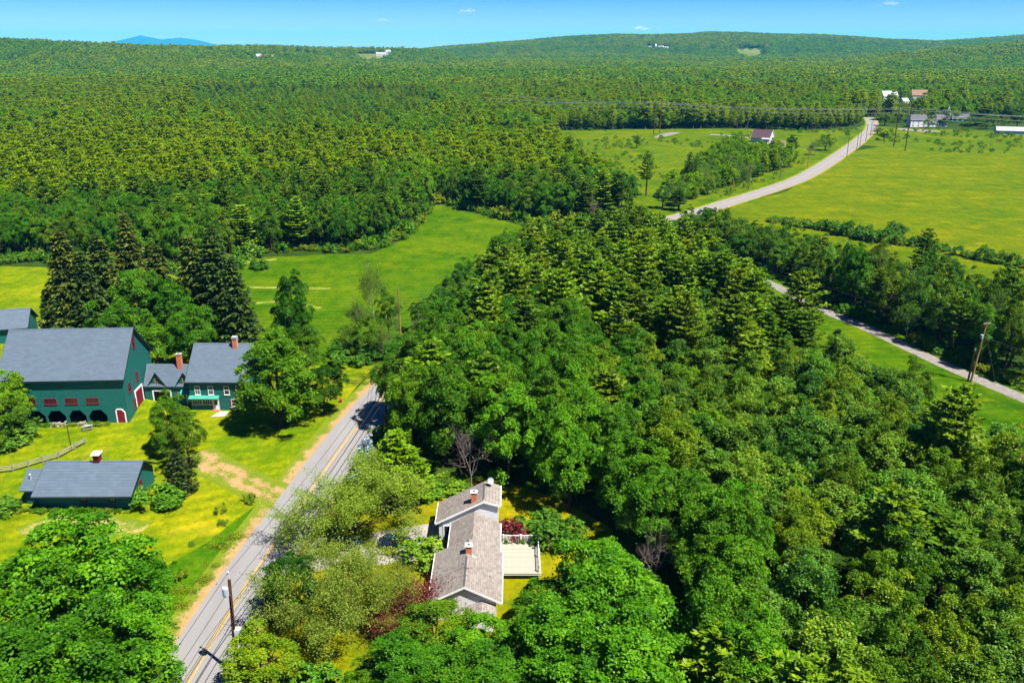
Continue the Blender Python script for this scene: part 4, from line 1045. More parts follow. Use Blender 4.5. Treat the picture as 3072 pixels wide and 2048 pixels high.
chimney(wh, -5.25, 101.6, 4.6, 7.15, .75, .7, 'trim_white'); chimney(wh, -5.45, 90.3, 4.3, 6.0, .72, .72, 'trim_white')
# satellite dish on the garage ridge
dish = empty('satellite_dish', (grx + .75, gy1 - .7, grz - .1), 0, 'round grey satellite dish on the garage ridge of the white house', 'satellite dish')
d = MB(); d.M = Euler((math.radians(62), 0, math.radians(25))).to_matrix().to_4x4(); d.M.translation = (0.1, 0, 1.0)
d.lathe([(.02, 0), (.25, .03), (.5, .12), (.68, .23), (.69, .25), (.5, .14), (.25, .05), (.02, .02)], 'metal', 16); d.build('reflector', dish)
d = MB(); d.tube([(-.2, 0, -.15), (-.05, .05, .6), (.1, .1, 1.0)], .04, 'interior', 6); d.tube([(-.6, -.3, -.35), (-.05, .05, .5)], .025, 'interior', 5); d.build('mast', dish)
d = MB(); d.tube([(0.1, .05, .7), (.45, -.65, 1.3)], .025, 'metal', 5); d.box(.38, -.75, 1.25, .52, -.6, 1.4, 'metal'); d.build('feed_arm', dish); dish.scale = (.7, .7, .7)
door(wh, 'front', (-8.9, gy0, 0.05), 1.05, 2.2, 'glass_grey', 'trim_white', .14, glass='glass', rails=False)
window(wh, 'left', (gx0, 103.0, 1.2), 2.9, 2.1, 'trim_white', 'glass_grey', 1, 4, .12, .05, False, name='garage_door')
v = MB(); v.tube([(-2.6, 87.0, 3.3), (-2.6, 87.0, 3.95)], .06, 'white_metal', 8); v.build('vent_pipe', wh)
fl = MB(); fl.slab([(-5.0, 90.0, 4.55), (-4.4, 89.9, 4.25), (-4.4, 89.8, 4.25), (-5.0, 89.7, 4.5)], (0, 0, .12), 'white_metal'); fl.build('flashing', wh)
window(wh, 'front', (-4.2, 83.4, 1.5), .9, 1.3, 'trim_white', 'glass', 2, 2, .09, .05)
# low front entry in front of the gable
w = MB(); w.box(-5.0, 81.0, 0, -2.2, 83.38, 2.0, 'siding_white'); w.build('entry_wall', wh)
r = MB(); r.slab([(-5.3, 80.7, 2.05), (-3.6, 80.7, 2.75), (-3.6, 83.38, 2.75), (-5.3, 83.38, 2.05)], (0, 0, -.12), 'roof_tan'); r.slab([(-3.6, 80.7, 2.746), (-1.9, 80.7, 2.05), (-1.9, 83.38, 2.05), (-3.6, 83.38, 2.746)], (0, 0, -.12), 'roof_tan'); r.build('entry_roof', wh)
# deck
dk = empty('deck', (0, 0, 0), 0, 'pale yellow board deck with white railing behind the white house', 'deck')
nb = 34
bm_ = MB(); bm_.box(-.07, 0, 0, .07, 7.3, .05, 'trim_white')
me_b = None
brd = MB(); brd.box(0, 0, 0, .132, 7.6, .045, 'deck'); me_b = brd.mesh('board')
for i in range(nb):
    o = put('board', me_b, dk); o.location = (-1.45 + i * .153, 91.3, .95 + .004 * ((i * 7) % 3))
f = MB(); f.box(-1.4, 91.35, .72, 3.75, 91.5, .94, 'trim_white'); f.box(-1.4, 98.7, .72, 3.75, 98.85, .94, 'trim_white'); f.box(3.6, 91.5, .72, 3.75, 98.7, .94, 'trim_white')
f.build('joist', dk)
for (x, y) in ((-1.2, 98.6), (3.55, 98.6), (3.55, 91.6), (3.55, 95), (1.2, 98.6)):
    p = MB(); p.box(x - .08, y - .08, 0, x + .08, y + .08, 2.12, 'trim_white'); p.box(x - .11, y - .11, 2.12, x + .11, y + .11, 2.17, 'trim_white'); p.build('post', dk)
for z, h_ in ((1.98, .09), (1.13, .07)):
    r = MB(); r.box(-1.12, 98.56, z, 3.47, 98.64, z + h_, 'trim_white'); r.build('rail', dk)
    r = MB(); r.box(3.51, 91.68, z, 3.59, 98.52, z + h_, 'trim_white'); r.build('rail', dk)
pk = MB(); pk.box(-.04, -.03, 0, .04, .03, .80, 'trim_white'); me_p = pk.mesh('baluster')
for i in range(22): o = put('baluster', me_p, dk); o.location = (-.98 + i * .207, 98.6, 1.19)
for i in range(26): o = put('baluster', me_p, dk); o.location = (3.55, 91.85 + i * .262, 1.19); o.rotation_euler.z = math.pi / 2
for i, (x, y) in enumerate(((-.8, 98.2), (1.0, 98.25), (1.6, 98.2))):
    p = empty('potted_plant', (x, y, 1.0), 0, ('small potted plant on the deck by the house wall', 'potted plant at the middle post of the deck railing', 'potted plant just past the middle post of the deck railing')[i], 'plant', 'plants on the deck')
    q = MB(); q.lathe([(.02, 0), (.12, 0), (.17, .25), (.13, .24)], 'tan_board', 10); q.build('pot', p)
    V, t, _ = crown_broad(500 + i, .55, .3, .22, nl=6, ns=5, nf=5, ls=.07, sub=.3, limbs=0); put('foliage', quad_mesh('foliage', V, ['leaf_shrub'], t), p)

# ------------------------------------------------------------------ far buildings
def simple_house(name, x, y, rz, L, D, he, hr, wall, roof, label, cat='house', nwin=4, floors=1, dorm=0, z=0.0, porch=False):
    """front faces the camera; ridge along its length"""
    o = empty(name, (x, y, z), rz, label, cat)
    w = MB(); w.box(-L / 2, 0, 0, L / 2, .2, he, wall); w.box(-L / 2, D - .2, 0, L / 2, D, he, wall)
    for q in (-L / 2, L / 2 - .2): w.slab([(q, .2, 0), (q, D - .2, 0), (q, D - .2, he), (q, D / 2, hr - .1), (q, .2, he)], (.2, 0, 0), wall)
    w.build('wall', o)
    pit = (hr - he) / (D / 2)
    roof_x(o, -L / 2 - .3, L / 2 + .3, -.4, he - .4 * pit + .15, D / 2, hr + .15, D + .4, he - .4 * pit + .15, roof, .18, 'trim_white')
    for fl in range(floors):
        for i in range(nwin):
            window(o, 'front', (-L / 2 + L * (i + .5) / nwin, 0, 1.7 + fl * 2.8), 0.8, 1.35, 'trim_white', 'glass', 2, 2, .12, .08)
    for i in range(dorm):
        cx = -L / 2 + L * (i + .5) / dorm; y0 = D * .16; zz = he + y0 * pit
        d = MB(); d.box(cx - .8, y0, zz - .2, cx + .8, y0 + 1.8, zz + 1.3, wall); d.slab([(cx - 1, y0 - .2, zz + 1.3), (cx, y0 - .2, zz + 2.0), (cx + 1, y0 - .2, zz + 1.3)], (0, 2.6, 0), roof); d.build('dormer', o)
        window(o, 'front', (cx, y0, zz + .6), .9, 1.0, 'trim_white', 'glass', 1, 2, .1, .08)
    return o
wf = simple_house('farmhouse', 347.0, 732, math.radians(-4), 13.5, 9.5, 6.3, 10.0, 'trim_white', 'roof_mid', 'white two storey farmhouse with grey roof past the tall poles', 'house', 3, 2)
chimney(wf, 4, 4.7, 9.2, 11.6, .9, .9)
simple_house('farmhouse_wing', 364.0, 736, math.radians(-4), 19, 7.0, 3.2, 6.4, 'trim_white', 'roof_mid', 'low white wing with three dormers beside the white farmhouse', 'house', 7, 1, 3)
cb = simple_house('stable', 401, 788, math.radians(-2), 38, 10, 3.0, 6.2, 'siding_green', 'roof_mid', 'long grey roofed stable with a white cupola spire', 'barn', 8, 1)
c = MB(); c.box(-1.6, 3.2, 5.0, 2.0, 6.8, 8.6, 'trim_white'); q = c.build('cupola', cb)
c = MB(); c.slab([(-2.0, 2.8, 8.6), (2.4, 2.8, 8.6), (2.4, 7.2, 8.6), (-2.0, 7.2, 8.6)], (0, 0, .3), 'roof_pale'); c.add([(-1.7, 3.1, 8.9), (2.1, 3.1, 8.9), (2.1, 6.9, 8.9), (-1.7, 6.9, 8.9), (0.2, 5.0, 13.0)], [(0, 1, 4), (1, 2, 4), (2, 3, 4), (3, 0, 4)], 'roof_pale'); c.build('spire', q)
window(cb, 'front', (0.2, 3.2, 7.3), 1.2, 1.6, 'trim_white', 'glass', 2, 3, .15, .1, name='cupola_window')
simple_house('white_shed', 393, 668, math.radians(-18), 26, 9, 3.0, 5.6, 'wall_bright', 'roof_pale', 'long shed with bright white roof at the edge of the rough meadow', 'shed', 5, 1)
simple_house('cottage', 470, 1075, math.radians(6), 19, 13, 7.0, 13.0, 'wall_bright', 'roof_pale', 'house with pale grey roof rising above the far trees', 'house', 4, 1)
simple_house('brown_roof_house', 518, 1100, math.radians(-8), 19, 13, 7.0, 13.0, 'wall_bright', 'roof_brown', 'white gabled house with brown roof above the far trees', 'house', 3, 1)
simple_house('garage', 474, 1040, math.radians(20), 9, 8, 3, 6.5, 'wall_bright', 'roof_pale', 'small pale garage between the two houses above the trees', 'garage', 2, 1)
pl = simple_house('plum_roof_house', 177.5, 610, math.radians(-33), 13.5, 11, 4.0, 8.8, 'wall_bright', 'roof_plum', 'house with plum red metal roof among trees by the far road', 'house', 3, 1)
po = MB(); po.box(2, -3.2, 0, 7, -.4, .3, 'trim_white'); po.slab([(1.6, -3.6, 2.8), (7.4, -3.6, 2.8), (7.4, -.3, 3.6), (1.6, -.3, 3.6)], (0, 0, .2), 'roof_pale'); po.build('porch', pl)
simple_house('small_shed', 179, 566, math.radians(-10), 5, 4.5, 2.6, 5.8, 'wall_bright', 'roof_brown', 'tiny steep roofed white shed beside the plum roofed house', 'shed', 1, 1)
simple_house('trailer', 167, 531, math.radians(-70), 4.6, 2.4, 2.2, 2.6, 'wall_bright', 'roof_pale', 'small white trailer parked on the grass by the far trees', 'trailer', 1, 1)
simple_house('hidden_cottage', 55.5, 271, math.radians(25), 7, 6, 3.0, 5.4, 'wall_bright', 'roof_pale', 'white cottage almost hidden by pines below the far road', 'house', 2, 1)
# farms on the far hills
def PT(px, py, up=0.0):
    d = ray(px, py); t = 300.0
    for _ in range(4000):
        x, y, z = d[0] * t, d[1] * t, CAM_H + d[2] * t
        if z - up < float(terr(x, y)): break
        t += 6.0
    return d[0] * t, d[1] * t
def hill_field(name, px0, px1, y0, y1, label, m='scrub'):
    v = []; K = 12; J = 14
    for i in range(K + 1):
        xm = PT(px0 + (px1 - px0) * i / K, 0.5 * (y0 + y1)); sx, sy = xm
        for j in range(J + 1):
            yy = sy + (j / J * 520 - 390) * (1 + .3 * math.sin(i * 1.7)); xx = sx * yy / sy
            v.append((xx, yy, float(terr(xx, yy)) + 1.2))
    me = bpy.data.meshes.new(name); me.from_pydata(v, [], [(i * (J + 1) + j, (i + 1) * (J + 1) + j, (i + 1) * (J + 1) + j + 1, i * (J + 1) + j + 1) for i in range(K) for j in range(J)])
    me.materials.append(M[m]); me.update(); tag(put(name, me), label, None, None, 'structure')
    xs = [q[0] for q in v]; ys = [q[1] for q in v]
    return [tuple(v[i * (J + 1)][:2]) for i in range(K + 1)] + [tuple(v[i * (J + 1) + J][:2]) for i in range(K, -1, -1)]
HILLF = [hill_field('hill_field', 765, 885, 168, 178, 'tan hill field around the red roofed farm', 'far_field'), hill_field('hill_field', 880, 955, 165, 172, 'pale green hill field beside the red roofed farm', 'far_field'),
         hill_field('hill_field', 1065, 1160, 165, 172, 'pale green hill field below the white hilltop house', 'far_field'), hill_field('hill_field', 2205, 2290, 158, 165, 'small yellow field on the far wooded hill', 'far_field'), hill_field('hill_field', 700, 722, 163, 168, 'narrow tan strip of hill field among the trees', 'far_field')]
def far_farm(px, py, name, L, D, he, hr, wall, roof, label, dx=0, rz=0.1):
    x, y = PT(px, py); return simple_house(name, x, y, rz, L, D, he, hr, wall, roof, label, 'barn' if 'barn' in name else 'house', 4, 1, 0, float(terr(x, y)))
far_farm(800, 180, 'red_roof_barn', 36, 18, 7, 13, 'wall_bright', 'roof_red', 'long barn with red roof on the far left hill')
far_farm(776, 178, 'white_barn', 14, 12, 8, 14, 'wall_bright', 'roof_pale', 'white barn beside the red roofed one on the far hill')
far_farm(921, 176, 'white_barn', 12, 10, 6, 10, 'wall_bright', 'roof_pale', 'tiny white barn at the edge of the far hill field')
far_farm(1143, 171, 'hilltop_house', 34, 18, 9, 15, 'wall_bright', 'roof_pale', 'large white house standing on the hilltop field')
far_farm(1165, 166, 'hilltop_house', 18, 16, 10, 18, 'wall_bright', 'roof_pale', 'tall white house end behind the hilltop house')
for i, (a, b, L, he, hr, rf, lb) in enumerate(((1968, 147, 7, 11, 22, 'roof_pale', 'white church like tower on the far wooded hill'), (1984, 146, 26, 7, 12, 'roof_pale', 'white hillside house right of the tower'), (1952, 146, 16, 6, 11, 'roof_pale', 'small white house left of the hillside tower'), (2000, 148, 20, 6, 11, 'roof_pale', 'low white house at the foot of the hillside village'), (1932, 121, 18, 7, 12, 'roof_pale', 'white roof alone high on the far wooded hill'), (1975, 122, 34, 7, 12, 'roof_brown', 'brownish roofs near the top of the far hill'))):
    far_farm(a, b, 'hill_house', L, 18, he, hr, 'wall_bright', rf, lb)

# ------------------------------------------------------------------ poles
def pole(px, py, top, r, m, label, group, lean=0.0, arms=((0.4, 2.4),), z_extra=0.0, rz=0.0, h=None):
    b = P(px, py); lo, hi = 0.0, 45.0
    for _ in range(50):
        mid = (lo + hi) / 2
        if proj(b[0], b[1], mid)[1] > top: lo = mid
        else: hi = mid
    h = h or lo
    o = empty('utility_pole', (b[0], b[1], 0), rz, label, 'utility pole', group)
    s = MB(); s.tube([(0, 0, -.5), (lean * .5, 0, h * .5), (lean, 0, h)], [r * 1.15, r, r * .78], m, 9); s.build('shaft', o)
    for dz, wd in arms:
        a = MB(); a.box(lean - wd / 2, -.16, h - dz - .07, lean + wd / 2, -.02, h - dz + .07, m); q = a.build('crossarm', o)
        for u in (-wd / 2 + .12, -wd / 6, wd / 6, wd / 2 - .12):
            i_ = MB(); i_.lathe([(.05, .07), (.09, .12), (.09, .2), (.04, .28)], 'white_metal', 8, (lean + u, -.09, h - dz)); i_.build('insulator', q)
    return o, Vector((b[0], b[1], 0)), h
G1 = 'utility poles along the road'
p1, b1, h1 = pole(712, 2027, 1738, .21, 'wood_pole', 'dark brown roadside pole with grey transformer by the bush', G1, 0.5, (), rz=0.1)
c = MB(); c.lathe([(.02, 0), (.32, .02), (.34, .08), (.34, .95), (.3, 1.02), (.02, 1.08)], 'metal', 14, (.02, -.15, h1 - 1.9)); c.build('transformer', p1)
c = MB(); c.tube([(.5, 0, h1), (.46, 0, h1 + .75)], .05, 'white_metal', 6); c.lathe([(.04, .7), (.13, .75), (.13, .95), (.04, 1.0)], 'white_metal', 8, (.46, 0, h1)); c.build('insulator', p1)
c = MB(); c.box(.38, -.35, h1 - 7.6, 1.05, .3, h1 - 6.2, 'white_metal'); c.box(.46, -.37, h1 - 7.4, .97, -.351, h1 - 6.5, 'metal'); c.build('cabinet', p1)
c = MB(); c.tube([(.42, -.25, h1 - 6.2), (.42, -.24, h1 - 2)], .035, 'interior', 5); c.tube([(.5, -.25, 0), (.5, -.25, h1 - 7.6)], .04, 'metal', 5); c.build('conduit', p1)
c = MB(); c.tube([(-.1, -.1, h1 - .9), (-.35, -.1, h1 - .7)], .04, 'white_metal', 6); c.build('cutout', p1)
p2, b2, h2 = pole(1160, 1268, 1128, .17, 'wood_pole', 'brown roadside pole against the maples beyond the garage', G1, 0.15, ())
p3, b3, h3 = pole(1203, 1030, 866, .17, 'wood_pole_pale', 'orange brown pole standing clear above the roadside brush', G1, -0.1, ())
for (x, y, t, m, lb) in ((2246, 570, 498, 'wood_pole_grey', 'pale grey pole in the young trees before the far bend'), (2339, 538, 467, 'wood_pole_grey', 'grey pole left of the orange one on the far bend'), (2422, 505, 434, 'wood_pole_pale', 'orange pole on the lawn inside the far bend'), (2540, 472, 414, 'wood_pole', 'dark pole at the field side of the far bend'),
                         (2570, 449, 394, 'wood_pole_grey', 'first of the clustered poles where the road straightens'), (2579, 442, 388, 'wood_pole_grey', 'second of the clustered poles where the road straightens'), (2597, 424, 374, 'wood_pole', 'dark pole on the verge beyond the clustered pair'), (2611, 408, 365, 'wood_pole', 'dark pole close to the end of the visible road'), (2622, 365, 324, 'wood_pole_grey', 'pale pole at the very end of the visible road')):
    pole(x, y, t, .17, m, lb, G1, 0, ((.4, 2.2),), rz=-.7)
G2 = 'tall power line poles'
tp = []
for (x, y, t, m, lb) in ((1961, 403, 304, 'wood_pole', 'dark tall power pole beside the red one'), (1979, 399, 301, 'wood_pole_red', 'tall red brown power pole before the far treeline'), (2681, 440, 322, 'wood_pole', 'tall dark power pole closer to the road by the hay field'), (2715, 453, 318, 'wood_pole', 'tall dark power pole in the hay field before the white farmhouse'),
                         (2211, 388, 347, 'wood_pole_grey', 'slim pale pole before the trees left of the plum roof'), (2242, 390, 349, 'wood_pole_grey', 'slim pale pole closest to the plum roof')):
    big = y - t > 60
    o, b_, h_ = pole(x, y, t, .3 if big else .2, m, lb, G2, 0, ((1.6, 6.0), (4.2, 5.0)) if big else ((.5, 2.4),)); tp.append((b_, h_))
p4, b4, h4 = pole(2912, 1146, 968, .2, 'wood_pole_pale', 'leaning orange brown pole with small transformer by the gravel drive', 'poles by the gravel drive', 1.0, ((.3, 1.6),), rz=.2)
c = MB(); c.lathe([(.02, 0), (.3, .02), (.3, .85), (.02, .95)], 'metal', 12, (.45, -.1, h4 - 3.4)); c.build('transformer', p4)
for e_ in ((4.2, -2.0), (3.0, 1.5)):
    c = MB(); c.tube([(.9, 0, h4 - 1.2), (e_[0], e_[1], 0)], .03, 'grey_wood', 4); c.build('guy_wire', p4)
p5, b5, h5 = pole(2903, 1143, 1045, .18, 'wood_pole_pale', 'short stub pole beside the leaning transformer pole', 'poles by the gravel drive', .3, ())
c = MB(); c.lathe([(.02, .5), (.16, .45), (.18, 0), (.15, -.1)], 'white_metal', 10, (.3, 0, h5 - .4)); c.build('cap', p5)
yp = empty('yard_pole', tuple(P(215, 1352)), 0, 'thin dark pole standing in the yard by the rail fence', 'pole')
s = MB(); s.tube([(0, 0, -.3), (.05, 0, 5.6)], [.1, .075], 'wood_pole', 7); s.build('shaft', yp)
s = MB(); s.box(-.12, -.25, 5.45, .12, .1, 5.6, 'metal'); s.build('lamp', yp)

# ------------------------------------------------------------------ wires
def cable(name, pts, sag, r, m, label, group):
    c = MB(); n = 10; path = []
    for a, b in zip(pts[:-1], pts[1:]):
        a = Vector(a); b = Vector(b); L = (b - a).length
        for k in range(n): t = k / n; path.append(a.lerp(b, t) - Vector((0, 0, 4 * sag * L * t * (1 - t))))
    path.append(Vector(pts[-1])); c.tube(path, r, m, 4)
    return tag(c.build(name), label, 'power line', group)
p0 = Vector((-33.5, 36, 0)); tops = [(p0, h1), (b1 + Vector((.5, 0, 0)), h1), (b2, h2), (b3, h3)]
for off, dz, lb in ((0.0, .9, 'topmost wire of the roadside line'), (-.35, -1.6, 'second wire down on the roadside line'), (.3, -2.6, 'third wire down on the roadside line'), (-.15, -3.6, 'fourth wire down on the roadside line'), (.2, -4.6, 'thick lowest cable of the roadside line')):
    cable('power_cable', [(p.x + off, p.y, h + dz * (1 if h > 10 else .8)) for p, h in tops] + [(2, 222, 10 + dz), (33, 286, 10 + dz)], .012, .045 if dz < -4 else .03, 'wire', lb, 'wires along the near road')
(bl1, hl1), (bl2, hl2), (br1, hr1), (br2, hr2) = tp[:4]
for k, (dx, dz) in enumerate(((-2.6, -1.3), (0, -1.3), (2.6, -1.3), (-2.1, -3.9), (2.1, -3.9), (0, -6.5))):
    for (A, hA, B, hB, w_) in ((bl1, hl1, br1, hr1, 'dark'), (bl2, hl2, br2, hr2, 'red')):
        if w_ == 'red' and k > 3: continue
        far_l = A + (A - B) * 0.9; far_r = B + (B - A) * 1.1
        cable('transmission_wire', [(far_l.x, far_l.y + dx, hA + dz), (A.x, A.y + dx, hA + dz), (B.x, B.y + dx, hB + dz), (far_r.x, far_r.y + dx, hB + dz)], .012, .03, 'wire_bright', ('outer top', 'middle top', 'inner top', 'outer lower', 'inner lower', 'lowest')[k] + ' wire of the tall line through the ' + w_ + ' pole', 'wires of the tall power line')
L4 = Vector((b4.x + 1, b4.y, 0))
for dz, lb in ((-.2, 'upper wire along the gravel drive'), (-3.0, 'thicker lower wire along the gravel drive')):
    cable('power_cable', [(52, 292, 9.5 + dz), (L4.x, L4.y, h4 + dz), (128, 112, 9.5 + dz)], .012, .04, 'wire', lb, 'wires along the gravel drive')
for x, y, t in ((52, 292, 9.8), (128, 112, 9.8)):
    o = empty('utility_pole', (x, y, 0), 0, 'pole at the trees end of the gravel drive line' if y > 200 else 'pole down the gravel drive beyond the leaning one', 'utility pole', 'poles by the gravel drive')
    s = MB(); s.tube([(0, 0, -.4), (0, 0, t)], [.2, .15], 'wood_pole', 8); s.build('shaft', o)

# ------------------------------------------------------------------ small things in the yards
fence_px = [(0, 1419.5), (39, 1414.5), (86, 1401), (128, 1388), (176, 1375), (226, 1348), (256, 1331)]
fpts = [P(*q) for q in fence_px]
fn = empty('rail_fence', tuple(fpts[1]), 0, 'old grey split rail fence along the yard above the low barn', 'fence')
fpts = [Vector(q) - Vector(fn.location) for q in fpts]; fpts[0] = fpts[1] + (fpts[0] - fpts[1]) * 1.6
for i, q in enumerate(fpts):
    s = MB(); s.box(q.x - .09, q.y - .09, -.2, q.x + .09, q.y + .09, 1.25, 'grey_wood'); s.build('post', fn)
for a, b in zip(fpts[:-1], fpts[1:]):
    for z in (.45, .8, 1.1):
        s = MB(); s.tube([a + Vector((0, 0, z + RT.uniform(-.05, .05))), b + Vector((0, 0, z + RT.uniform(-.05, .05)))], .07, 'grey_wood', 5); s.build('rail', fn)
tx, ty = P(263, 1288)[:2]
tb_ = empty('picnic_table', (tx, ty, 0), .5, 'weathered picnic table on the grass before the big barn', 'table')
for i in range(5):
    s = MB(); s.box(-.9, -.42 + i * .17, .72, .9, -.27 + i * .17, .77, 'grey_wood'); s.build('plank', tb_)
for sgn in (-1, 1):
    s = MB(); s.box(-.9, sgn * .7 - .13, .42, .9, sgn * .7 + .13, .47, 'grey_wood'); s.build('bench', tb_)
    for x in (-.65, .65):
        s = MB(); s.tube([(x, sgn * .75, 0), (x, sgn * .2, .72)], .05, 'grey_wood', 4); s.build('leg', tb_)
s = MB(); s.slab([(-.5, -.35, .8), (.5, -.3, .8), (.45, .3, .8), (-.4, .35, .8)], (0, 0, .04), 'metal'); tag(s.build('tarp', None, (tx, ty, 0)), 'folded pale blue tarp lying on the picnic table', 'tarp')
cr, sr_ = math.cos(math.radians(3)), math.sin(math.radians(3))
def barn_pt(x, y): return (BC[0] + x * cr - y * sr_, BC[1] + x * sr_ + y * cr, 0)
rg = random.Random(3)
for (cx, n, lb) in ((-12.6, 46, 'heap of split firewood at the third arch of the barn'), (-8.0, 20, 'small heap of pale logs between the barn arches')):
    wp = empty('firewood_pile', barn_pt(cx, -.9), .05, lb, 'firewood pile')
    lg = MB(); lg.tube([(-.25, 0, 0), (.25, 0, 0)], .09, 'log', 6); ml = lg.mesh('log')
    for i in range(n):
        o = put('log', ml, wp); lay = int(i / (n / 4)); spn = 1.7 * (n / 46) ** .5 * (1 - lay * .2)
        o.location = (rg.uniform(-spn, spn), rg.uniform(-.6, .6) * (1 - lay * .2), .1 + lay * .17); o.rotation_euler = (0, rg.uniform(-.3, .3), rg.uniform(0, 3.1))
lad = empty('ladder', barn_pt(-16.6, -.3), 0, 'old grey ladder lying across the first barn arch', 'ladder')
for q in (0, .35):
    s = MB(); s.tube([(-.8, q - .5, .1), (1.2, q + .2, 1.0)], .04, 'grey_wood', 5); s.build('rail', lad)
for k in range(7):
    s = MB(); t = (k + .5) / 7; s.tube([(-.8 + 2 * t, -.5 + .7 * t, .1 + .9 * t), (-.8 + 2 * t, -.15 + .7 * t, .1 + .9 * t)], .025, 'grey_wood', 4); s.build('rung', lad)
# parked car in the shade of the locust
def car(x, y, rz, paint, label, group=None):
    o = empty('parked_car', (x, y, .013), rz, label, 'car', group)
    b = MB(); sec = [(-2.2, .45, .75), (-2.1, .35, .92), (-1.2, .28, 1.0), (1.1, .28, 1.0), (1.9, .3, .92), (2.2, .42, .72)]
    vs = []
    for xx, z0, z1 in sec:
        wd = .86 if abs(xx) < 2 else .74
        vs += [(xx, -wd, z0), (xx, -wd - .03, (z0 + z1) / 2), (xx, -wd + .06, z1), (xx, wd - .06, z1), (xx, wd + .03, (z0 + z1) / 2), (xx, wd, z0)]
    fs = []
    for i in range(len(sec) - 1):
        for k in range(6): fs.append((i * 6 + k, i * 6 + (k + 1) % 6, (i + 1) * 6 + (k + 1) % 6, (i + 1) * 6 + k))
    fs += [tuple(range(5, -1, -1)), tuple(range(30, 36))]
    b.add(vs, fs, paint); b.build('body', o)
    cb_ = MB(); A = [(-1.75, .98), (-1.2, 1.45), (.35, 1.48), (1.15, .99)]
    vs = [(xx, s * (.78 if z < 1.2 else .62), z) for s in (-1, 1) for xx, z in A]
    cb_.add(vs, [(0, 1, 2, 3), (7, 6, 5, 4), (0, 4, 5, 1), (2, 6, 7, 3)], 'glass'); cb_.build('windows', o)
    rf = MB(); rf.slab([(-1.2, -.62, 1.452), (.35, -.62, 1.482), (.35, .62, 1.482), (-1.2, .62, 1.452)], (0, 0, .04), paint); rf.build('roof', o)
    for sx in (-1.35, 1.35):
        for sy in (-.82, .82):
            wv = MB(); wv.M = Matrix.Translation((sx, sy, .33)) @ Matrix.Rotation(math.pi / 2, 4, 'X'); wv.lathe([(.01, -.1), (.3, -.1), (.33, -.06), (.33, .06), (.3, .1), (.01, .1)], 'rubber', 14); q = wv.build('wheel', o)
            wv = MB(); wv.M = Matrix.Translation((sx, sy, .33)) @ Matrix.Rotation(math.pi / 2, 4, 'X'); wv.lathe([(.01, -.112), (.19, -.112), (.19, .112), (.01, .112)], 'metal', 10); wv.build('rim', q)
    for sy in (-.6, .6):
        l = MB(); l.box(2.12, sy - .15, .6, 2.215, sy + .15, .72, 'white_metal'); l.build('headlight', o)
        l = MB(); l.box(-2.215, sy - .15, .66, -2.13, sy + .15, .8, 'red_paint'); l.build('tail_light', o)
car(-23.0, 98.6, .1, 'car_blue', 'dark blue car parked on the driveway under the locust tree')
car(-16.2, 99.3, .05, 'car_blue', 'second dark car on the driveway, parked closer to the garage')
hx, hy = P(1022, 1207)[:2]
hyd = empty('roadside_marker', (hx, hy, 0), 0, 'small rusty orange roadside object on the barn side shoulder', 'marker')
s = MB(); s.box(-.25, -.12, 0, .25, .12, .5, 'wood_pole_red'); s.build('body', hyd); s = MB(); s.slab([(-.35, -.2, .5), (.35, -.2, .5), (.3, .2, .75), (-.3, .2, .75)], (0, 0, .06), 'wood_pole_red'); s.build('lid', hyd)
mb = empty('mailbox', tuple(P(1281, 1437)), 0, 'small white post standing in the green bed by the garage', 'post')
s = MB(); s.tube([(0, 0, 0), (0, 0, 1.1)], .06, 'trim_white', 6); s.build('shaft', mb); s = MB(); s.box(-.15, -.25, 1.1, .15, .25, 1.4, 'trim_white'); s.build('box', mb)

# ------------------------------------------------------------------ vegetation placed one by one
TONES = {'deep green': (.70, .84, .9), 'mid green': (1, 1, 1), 'bright green': (1.15, 1.22, 1.0), 'yellowish green': (1.45, 1.2, .9), 'olive': (1.15, 1.0, .9), 'dark': (.42, .50, .7)}  # dark also paints the locust's shade into one maple's leaves
HAND = []
def hand(kind, px, py, h, r, label, tone='mid green', group=None, base=False, variant=None):
    x, y = (P(px, py)[:2] if base else T(px, py, h))
    HAND.append((float(x), float(y), (r or 3) * .8))
    return tree(kind, float(x), float(y), h, r, label, group, TONES.get(tone, (1, 1, 1)), variant)
ORD = ['first', 'second', 'third', 'fourth', 'fifth', 'sixth', 'seventh', 'eighth', 'ninth', 'tenth', 'eleventh', 'twelfth', 'thirteenth', 'fourteenth', 'fifteenth', 'sixteenth', 'seventeenth', 'eighteenth', 'nineteenth', 'twentieth', 'twenty-first', 'twenty-second', 'twenty-third', 'twenty-fourth', 'twenty-fifth', 'twenty-sixth', 'twenty-seventh', 'twenty-eighth', 'twenty-ninth', 'thirtieth'] + ['later'] * 60
# around the farm
hand('dense', 812, 985, 19, 7.8, 'tall dense maple on the lawn between farmhouse and road', 'olive')
hand('dense', 862, 806, 20, 4.8, 'tall narrow dark tree on the lawn before the meadow', 'deep green', variant=4)
hand('oak', 905, 960, 14, 4.6, 'leafy tree behind the large lawn maple', 'deep green')
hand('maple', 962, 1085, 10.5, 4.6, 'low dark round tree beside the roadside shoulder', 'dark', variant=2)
hand('dense', 502, 1172, 11.4, 4.2, 'upright tree standing at the gable end of the low barn', 'olive', variant=4)
hand('oak', 545, 1240, 10.5, 3.4, 'slender tree at the road side of the low barn tree', 'olive')
hand('fir', 524, 1345, 7.5, 2.6, 'dark conical evergreen before the low barn tree', 'dark')
hand('bush', 462, 1462, 2.8, 3.0, 'bright green spreading bush at the corner of the low barn', 'bright green')
hand('bush', 500, 1478, 2.2, 2.2, 'smaller bright bush on the road side of the corner bush', 'bright green')
